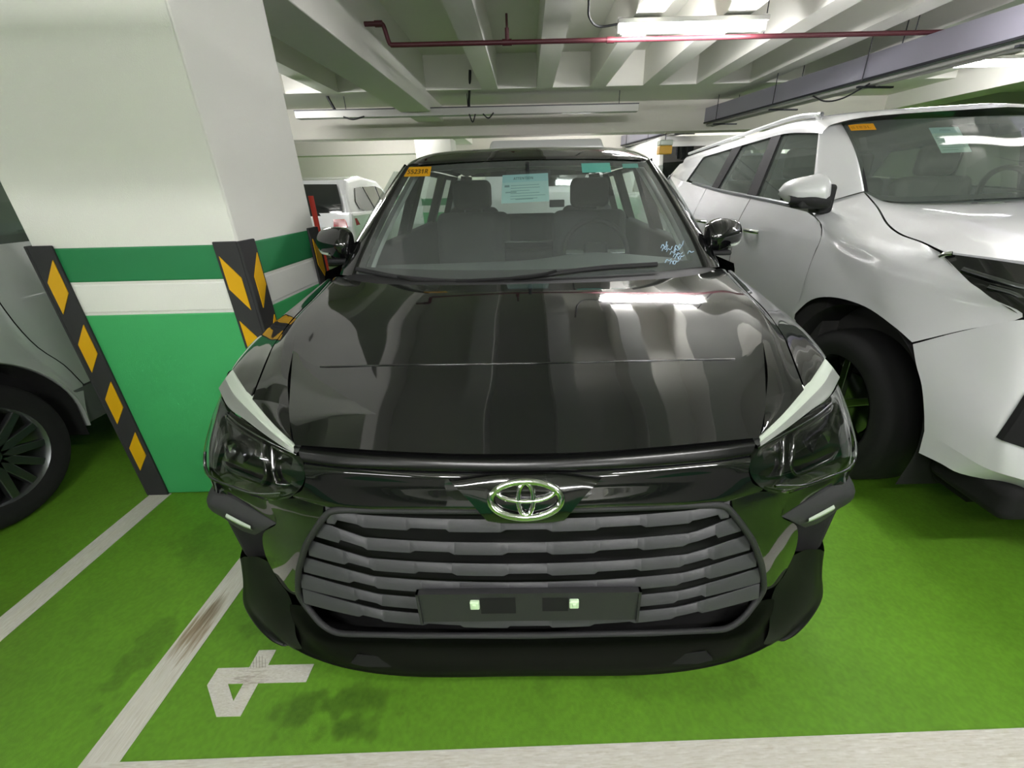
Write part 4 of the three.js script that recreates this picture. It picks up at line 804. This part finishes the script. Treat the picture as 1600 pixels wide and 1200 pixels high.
  { const lowr = [[[1.468, 1.30, -1.64], [1.460, 1.318, -1.56], [1.461, 1.30, -1.518], [1.464, 1.262, -1.53], [1.47, 1.248, -1.60]], [[1.39, 1.30, -1.66], [1.386, 1.312, -1.575], [1.386, 1.30, -1.535], [1.388, 1.266, -1.548], [1.395, 1.252, -1.62]], [[1.315, 1.31, -1.69], [1.308, 1.314, -1.63], [1.308, 1.305, -1.60], [1.312, 1.28, -1.605], [1.32, 1.272, -1.66]]]; mesh('mirror_underside', patch(lowr, { su: 4, sv: 4 }), C.trim, mm); }
  mesh('mirror_base', [box(1.34, 1.50, 1.252, 1.292, -1.66, -1.555, .015), box(1.462, 1.54, 1.225, 1.36, -1.70, -1.60, .02)], C.trim, mm);
  mesh('mirror_glass', ext([[1.31, 1.29], [1.44, 1.275], [1.455, 1.38], [1.34, 1.365]], .004).translate(0, 0, -1.70), C.chrome, mm);
  const m2 = new THREE.Group(); m2.name = numbered('door_mirror'); suv.add(m2); mesh('mirror_shell', MR(mr), SP, m2);
  // tail: gate, rear lamps
  mesh('tailgate', [B2(patch([[[1.56, .45, -4.86], [1.9, .45, -5.0], [2.5, .45, -5.03]], [[1.54, .9, -4.88], [1.9, .9, -5.02], [2.5, .9, -5.06]], [[1.60, 1.36, -4.80], [1.9, 1.33, -4.93], [2.5, 1.33, -4.97]], [[1.72, 1.60, -4.44], [2.0, 1.64, -4.52], [2.5, 1.66, -4.55]]], { su: 4, sv: 4 }))], SP, suv);
  pair('tail_lamp', slab([[[1.515, 1.36, -4.62], [1.56, 1.37, -4.80]], [[1.468, 1.20, -4.64], [1.53, 1.20, -4.87]], [[1.465, 1.06, -4.68], [1.53, 1.06, -4.89]]], [-.012, 0, 0], { su: 3, sv: 4 }), C.red);
  pair('rear_corner_chrome', slab([[[1.462, 1.04, -4.70], [1.53, 1.04, -4.89]], [[1.462, .90, -4.72], [1.53, .90, -4.89]]], [-.010, 0, 0], { su: 2, sv: 2 }), C.chrome);
  // cabin
  C.beige = std(sr('#8a8780'), .9);
  mesh('dashboard', [box(1.66, 3.34, .9, 1.255, -2.0, -1.72, .08)], C.dash, suv);
  const sw = mesh('steering_wheel', [new THREE.TorusGeometry(.19, .016, 10, 40).rotateX(-.4).translate(2.95, 1.25, -2.12)], C.trim, suv);
  for (const x of [2.02, 2.98]) for (const z of [-2.7, -3.55]) { const s = new THREE.Group(); s.name = numbered('seat'); s.position.set(x, 0, z); suv.add(s); const b = new RoundedBoxGeometry(.54, .62, .15, 4, .06); b.rotateX(-.2); b.translate(0, 1.08, 0); mesh('seat_back', b, C.beige, s); const h = new RoundedBoxGeometry(.28, .2, .1, 4, .045); h.translate(0, 1.49, -.06); mesh('headrest', h, C.beige, s); }
  const mirr = mesh('rear_view_mirror', [new RoundedBoxGeometry(.26, .07, .03, 3, .014).translate(2.42, 1.60, -1.95)], C.trim, suv);
  // yellow sticker on the screen corner
  const st = (a, b, i, y0, y1) => { const f = (u, t) => { const k = u, j = Math.min(4, Math.floor(k)), q = k - j, r = (row) => row[j].map((v, n) => v + (row[Math.min(5, j + 1)][n] - v) * q); const w0 = r(wb), w1 = r(wt); return w0.map((v, n) => v + (w1[n] - v) * t + (n === 1 ? Math.sin(t * 3.14) * .012 : n === 2 ? Math.sin(t * 3.14) * .02 + .006 : 0)); }; const g = patch([y1, y0].map((t) => [0, .5, 1].map((s) => f(a + (b - a) * s, t))), { su: 4, sv: 2 }); const uv = g.attributes.uv; for (let n = 0; n < uv.count; n++) uv.setY(n, 1 - uv.getY(n)); return g; };
  const yel = canvasTex(256, 96, (c, w, h) => { c.fillStyle = '#d99a22'; c.fillRect(0, 0, w, h); c.fillStyle = '#a8711a'; c.font = 'bold 56px sans-serif'; c.textAlign = 'center'; c.fillText('S5 E83L', w / 2, 70); });
  mesh('yellow_number_sticker', st(.55, 1.72, 0, .86, .955), std(0xffffff, .5, 0, { map: yel }), suv);
  const t = canvasTex(512, 300, (c, w, h) => { c.fillStyle = '#c4dcd6'; c.fillRect(0, 0, w, h); c.fillStyle = '#a8ccd4'; c.fillRect(0, 0, w, 70); c.fillStyle = '#54767e'; c.font = 'bold 34px sans-serif'; c.textAlign = 'center'; c.fillText('ATTENTION', w * .5, 48); c.fillStyle = 'rgba(90,120,120,.5)'; for (let i = 0; i < 7; i++) c.fillRect(40, 100 + i * 27, 220 + rnd() * 200, 7); });
  const g = st(2.96, 3.62, 0, .52, .86); g.translate(0, 0, -.012);
  tag(mesh('notice_sheet', g, std(0xffffff, .7, 0, { map: t })), 'pale printed notice behind the windscreen of the white car on the right', 'paper');
}

// ═════════ silver car on the left, behind the pillar ═════════
{
  const SV = mat({ color: sr('#c3c7c5'), metalness: 0.3, roughness: 0.4, clearcoat: 1, clearcoatRoughness: 0.03 });
  const t = thing('silver_car', 'silver car cut off by the left edge, with dark windows and a many-spoked alloy wheel', 'car', [0, 0, 0]);
  const x0 = -2.40;
  const X = (y) => x0 - (y < .5 ? (.5 - y) * .12 : y < .95 ? 0 : (y - .95) * .22);
  const P = (y, z) => [X(y), y, z];
  // rear quarter with the wheel arch cut out: fan of rows round the arch
  const cz = -.91, cy = .335, R = .425, arc = [];
  for (let k = 0; k <= 12; k++) { const a = -.18 + k / 12 * (Math.PI + .36); arc.push([x0 + .006, cy + Math.sin(a) * R, cz - Math.cos(a) * R]); }
  const outer = [];
  for (const [y, z] of [[.47, -1.40], [.60, -1.355], [.72, -1.285], [.86, -1.245], [1.05, -1.238], [1.19, -1.235], [1.205, -1.05], [1.205, -.80], [1.20, -.55], [1.10, -.34], [.86, -.28], [.58, -.28], [.36, -.34]]) outer.push(P(y, z));
  const mid = arc.map((p, k) => p.map((v, n) => n === 0 ? x0 - .002 : v + (outer[k][n] - v) * .4)), lip = arc.map((p, k) => [x0 + .01, p[1] + (outer[k][1] - p[1]) * .06, p[2] + (outer[k][2] - p[2]) * .06]);
  mesh('rear_quarter', [patch([off(arc, -.05, 0, 0), arc, lip, mid, outer], { su: 3, sv: 4 })], SV, t);
  // rear door, its edge following the arch
  const e = [[1.19, -1.235], [1.05, -1.238], [.86, -1.245], [.72, -1.285], [.60, -1.355], [.47, -1.40]];
  const rows = e.map(([y, z]) => [P(y, z - .006), P(y, z - .3), P(y, -1.9), P(y, -2.25)]);
  mesh('rear_door', [patch(rows, { su: 3, sv: 3 })], SV, t);
  mesh('door_filler', [patch(e.slice(0, 5).map(([y, z]) => [[X(y) - .012, y, z + .03], [X(y) - .012, y, z - .06]]), { su: 1 })], C.black, t);
  mesh('front_door', [patch([1.19, .86, .6, .45].map((y) => [P(y, -2.256), P(y, -2.8), P(y, -3.3)]), {})], SV, t);
  mesh('sill', [slab([.46, .36, .26].map((y) => [[X(y) + .004, y, -1.33], [X(y) + .004, y, -2.2], [X(y) + .004, y, -3.6]]), [-.1, 0, 0], { su: 3, sv: 2 })], mat({ color: sr('#5d615f'), roughness: .5 }), t);
  mesh('front_wing', [patch([1.12, .9, .6, .4].map((y) => [P(y, -3.31), P(y, -3.6), P(y, -4.3)]), {})], SV, t);
  // glasshouse
  const side = (za, zb, name, m) => mesh(name, slab([1.19, 1.35, 1.5, 1.58].map((y, i) => [[X(1.19) - .02 - (y - 1.19) * .42, y, za - i * .0], [X(1.19) - .02 - (y - 1.19) * .42, y, zb]]), [-.006, 0, 0], { su: 2, sv: 3 }), m, t);
  side(-.45, -1.14, 'quarter_glass', C.tint); side(-1.22, -2.18, 'door_glass', C.tint); side(-2.30, -3.2, 'door_glass', C.tint);
  const post = (za, zb, m) => mesh('window_post', slab([1.17, 1.4, 1.6].map((y) => [[X(1.19) - .012 - (y - 1.19) * .42, y, za], [X(1.19) - .012 - (y - 1.19) * .42, y, zb]]), [-.03, 0, 0], { su: 2, sv: 2 }), m, t);
  post(-1.135, -1.225, C.lining); post(-2.18, -2.30, C.trim); post(-.30, -.45, SV);
  mesh('roof', [slab([[-2.56, 1.585], [-2.62, 1.63], [-2.9, 1.665], [-3.4, 1.68], [-3.9, 1.665], [-4.18, 1.63], [-4.24, 1.585]].map(([x, y]) => [[x, y, -.2], [x, y, -1.6], [x, y, -2.8], [x, y - .02, -3.2]]), [0, -.02, 0], { su: 3, sv: 3 })], SV, t);
  mesh('far_flank', [box(-4.40, -4.36, .3, 1.2, -4.3, .1)], SV, t);
  mesh('tail', [slab([[-2.42, -.05], [-2.6, .06], [-3.4, .10], [-4.2, .06], [-4.38, -.05]].map(([x, z]) => [[x, .35, z], [x, .7, z + .04], [x, 1.1, z], [x, 1.22, z - .06]]), [0, 0, -.05], { su: 3, sv: 4 })], SV, t);
  mesh('nose', [slab([[-2.42, -4.2], [-2.6, -4.45], [-3.4, -4.55], [-4.2, -4.45], [-4.38, -4.2]].map(([x, z]) => [[x, .3, z], [x, .7, z - .05], [x, .95, z]]), [0, 0, .05], { su: 3, sv: 4 })], SV, t);
  mesh('bonnet', [slab([-2.45, -2.9, -3.4, -3.9, -4.35].map((x) => [[x, 1.14 + (Math.abs(x + 3.4) < .6 ? .03 : 0), -3.2], [x, 1.05 + (Math.abs(x + 3.4) < .6 ? .03 : 0), -3.9], [x, .95, -4.45]]), [0, -.03, 0], { su: 4, sv: 4 })], SV, t);
  mesh('cabin', [box(-4.2, -2.55, .35, 1.12, -3.2, -.1), box(-3.2, -2.7, 1.1, 1.52, -1.55, -1.42, .05), box(-4.0, -3.5, 1.1, 1.52, -1.55, -1.42, .05)], C.black, t);
  const liner = patch([0, 1, 2, 3, 4, 5, 6].map((k) => { const a = -.3 + k / 6 * (Math.PI + .6), z = cz - Math.cos(a) * .42, y = cy + Math.sin(a) * .42; return [[x0, y, z], [x0 - .3, y, z]]; }), { su: 1 });
  mesh('wheel_arch_liner', [liner], C.black, t);
  for (const z of [cz, -3.75]) { wheel(t, .335, .21, x0 - .095, .335, z, 1, 14, std(sr('#77797b'), .3, .9)); wheel(t, .335, .21, -4.27, .335, z, -1, 14, std(sr('#77797b'), .3, .9)); }
}

// ═════════ cars farther back ═════════
// side profile in (z, y), nose at -z; lower body, glasshouse with panes, wheels, lamps
function farCar(name, label, cat, o) {
  const { x, z, turn = 0, W = 1.75, L = 4.0, prof, green, panes = [], color = '#d9dadb', R = .31, axles, group } = o;
  const m = mat({ color: sr(color), metalness: .1, roughness: .4, clearcoat: 1, clearcoatRoughness: .03 });
  const t = thing(name, label, cat, [x, 0, z], turn, group);
  const spin = (g) => { g.rotateY(-Math.PI / 2); g.translate(W / 2, 0, 0); return g; };
  const bx = (pts, w, bev) => { const g = ext(pts, w - 2 * bev, bev); g.rotateY(-Math.PI / 2); g.translate((w - 2 * bev) / 2, 0, 0); return g; };  // profile (u along +z, y)
  mesh('body', bx(prof, W, .05), m, t);
  // glasshouse: tapers inwards to the roof
  const y0 = Math.min(...green.map((p) => p[1])), y1 = Math.max(...green.map((p) => p[1]));
  const gh = bx(green, W - .08, .05), p = gh.attributes.position;
  for (let i = 0; i < p.count; i++) { const k = 1 - .16 * Math.max(0, (p.getY(i) - y0) / (y1 - y0)); p.setX(i, p.getX(i) * k); }
  gh.computeVertexNormals(); const roof = mesh('glasshouse', gh, m, t);
  for (const pn of panes) {
    if (pn.side) for (const s of [1, -1]) {
      const g = ext(pn.side, .012, .003), q = g.attributes.position; g.rotateY(-Math.PI / 2);
      for (let i = 0; i < q.count; i++) { const k = 1 - .16 * Math.max(0, (q.getY(i) - y0) / (y1 - y0)); q.setX(i, s * ((W - .08) / 2 * k + .012 + q.getX(i))); }
      g.computeVertexNormals(); mesh('side_window', g, pn.m ?? C.darkGlass ?? (C.darkGlass = mat({ color: sr('#16191a'), roughness: .06, clearcoat: 1, clearcoatRoughness: .02 })), roof);
    } else mesh(pn.name ?? 'window', pn.geo, pn.m, roof);
  }
  if (axles) for (const a of axles) for (const s of [1, -1]) wheel(t, R, .18, s * (W / 2 - .06), R, a, s, 8);
  return [t, m];
}
const DG = C.darkGlass = mat({ color: sr('#16191a'), roughness: .06, clearcoat: 1, clearcoatRoughness: .02 });
{ // white hatchback left behind the pillar, its tail towards us
  const [t] = farCar('hatchback', 'white hatchback behind the pillar, tail lamp and black rear window towards us', 'car', { x: -3.62, z: -8.35, W: 1.72, L: 3.7,
    prof: [[1.72, .25], [1.80, .5], [1.80, .86], [1.74, 1.02], [-1.0, .98], [-1.75, .82], [-1.86, .5], [-1.78, .25]],
    green: [[1.70, 1.0], [1.52, 1.30], [1.30, 1.50], [.6, 1.56], [-.2, 1.50], [-.75, 1.22], [-1.05, .97]],
    panes: [{ side: [[1.25, 1.10], [1.32, 1.22], [1.12, 1.42], [.82, 1.44], [.55, 1.08], [.9, 1.04]] }, { side: [[.48, 1.06], [.72, 1.44], [.1, 1.45], [.02, 1.05]] }, { side: [[-.05, 1.05], [.02, 1.45], [-.28, 1.40], [-.72, 1.06]] }], axles: [1.2, -1.25] });
  mesh('rear_window', [slab([[[-.70, 1.02, 1.765], [0, 1.02, 1.785], [.70, 1.02, 1.765]], [[-.68, 1.22, 1.675], [0, 1.22, 1.695], [.68, 1.22, 1.675]], [[-.58, 1.47, 1.46], [0, 1.48, 1.48], [.58, 1.47, 1.46]]], [0, .012, .012], { su: 4, sv: 4 })], DG, t);
  for (const s of [1, -1]) { const g = slab([[[s * .56, .98, 1.80], [s * .80, .98, 1.78], [s * .878, .98, 1.66]], [[s * .56, .86, 1.85], [s * .80, .86, 1.83], [s * .885, .88, 1.58]]], [0, 0, .015], { su: 4, sv: 2 }); const l = mesh('tail_lamp', g, C.red, t); mesh('clear_segment', [slab([[[s * .56, .86, 1.853], [s * .82, .86, 1.833]], [[s * .56, .81, 1.853], [s * .82, .81, 1.833]]], [0, 0, .012], { su: 2, sv: 1 })], C.drl, l); }
  mesh('number_plate_recess', [box(-.26, .26, .62, .78, 1.845, 1.86, .004)], C.trim, t);
  mesh('rear_bumper', [box(-.84, .84, .26, .52, 1.70, 1.88, .05)], C.matte, t);
}
{ // a red slender post between the pillar and the hatchback
  const t = thing('marker_post', 'slim red marker post just behind the pillar, beside the white hatchback', 'post', [-2.42, 0, -4.55]);
  mesh('post', [rod([0, 0.02, 0], [0, 1.34, 0], .028, 14)], std(sr('#c8321f'), .5), t); mesh('foot', [box(-.1, .1, 0, .02, -.1, .1, .004)], C.black, t);
}
{ // high-roofed white van behind the black car
  const [t] = farCar('van', 'white high-roofed van straight behind the black car, seen over its roof and through its windows', 'van', { x: .30, z: -8.6, W: 2.0, L: 5, color: '#e2e3e3',
    prof: [[2.42, .3], [2.48, .8], [2.46, 1.25], [-2.1, 1.25], [-2.5, .9], [-2.52, .3]], green: [[2.45, 1.2], [2.34, 1.86], [2.24, 1.94], [-1.3, 1.96], [-1.6, 1.88], [-2.1, 1.22]],
    panes: [{ side: [[2.1, 1.3], [2.05, 1.78], [.9, 1.8], [.9, 1.3]] }, { side: [[.8, 1.3], [.8, 1.8], [-.3, 1.8], [-.3, 1.3]] }], axles: [1.5, -1.5], R: .34 });
  mesh('rear_window', [slab([[[-.80, 1.38, 2.445], [0, 1.38, 2.475], [.80, 1.38, 2.445]], [[-.74, 1.80, 2.375], [0, 1.80, 2.405], [.74, 1.80, 2.375]]], [0, .003, .015], { su: 4 })], DG, t);
  for (const s of [1, -1]) mesh('tail_lamp', [box(s * .90 - .07, s * .90 + .07, .78, 1.26, 2.44, 2.51, .02)], C.red, t);
  mesh('tailgate_handle', [box(.03, .25, 1.10, 1.20, 2.50, 2.53, .01)], C.trim, t);
  mesh('door_seam', [box(.44, .447, .5, 1.36, 2.505, 2.514)], C.trim, t);
  mesh('rear_bumper', [box(-.96, .96, .3, .52, 2.42, 2.58, .05)], C.trim, t);
}
{ // another van to the right of it, facing us: dark screen under a white roof
  const [t] = farCar('van', 'white van at the back, its dark windscreen seen beside the white high-riding car', 'van', { x: 3.05, z: -9.2, W: 1.9, L: 4.6, color: '#e2e3e3',
    prof: [[2.2, .3], [2.3, .8], [2.2, 1.12], [-2.2, 1.2], [-2.3, .6], [-2.25, .3]], green: [[2.18, 1.1], [1.62, 1.98], [1.4, 2.07], [-1.9, 2.09], [-2.2, 1.2]],
    panes: [{ side: [[1.6, 1.25], [1.35, 1.75], [.4, 1.78], [.4, 1.25]] }], axles: [1.45, -1.4], R: .33 });
  mesh('windscreen', [slab([[[-.82, 1.16, 2.17], [0, 1.16, 2.20], [.82, 1.16, 2.17]], [[-.72, 1.93, 1.70], [0, 1.93, 1.73], [.72, 1.93, 1.70]]], [0, .012, .015], { su: 4 })], DG, t);
}
{ const t = thing('sign_box', 'small white and yellow sign box hanging in front of the rear van', 'sign', [2.2, 1.80, -6.98]);
  mesh('yellow_case', [box(-.1, .1, 0, .12, -.08, .08, .015)], std(sr('#c99a2a'), .4), t); mesh('white_lid', [box(-.105, .105, .12, .20, -.085, .085, .02)], C.drl, t); mesh('hanger_rod', rod([0, .19, 0], [0, .298, 0], .006, 6), M.darkSteel, t); }
{ // pale car left of the black one, farther in: glimpsed through its side windows
  farCar('small_car', 'pale small car glimpsed through the left side window of the black car', 'car', { x: -2.55, z: -12.6, W: 1.7, L: 3.8, color: '#c9d0cb',
    prof: [[1.75, .25], [1.82, .6], [1.74, .95], [-1.0, .98], [-1.75, .82], [-1.86, .5], [-1.78, .25]], green: [[1.5, .95], [.9, 1.42], [.2, 1.5], [-.6, 1.46], [-1.2, .97]], panes: [{ side: [[1.1, 1.0], [.75, 1.38], [.1, 1.4], [.1, 1.0]] }], axles: [1.2, -1.2] });
}

renderer.render(scene, camera);
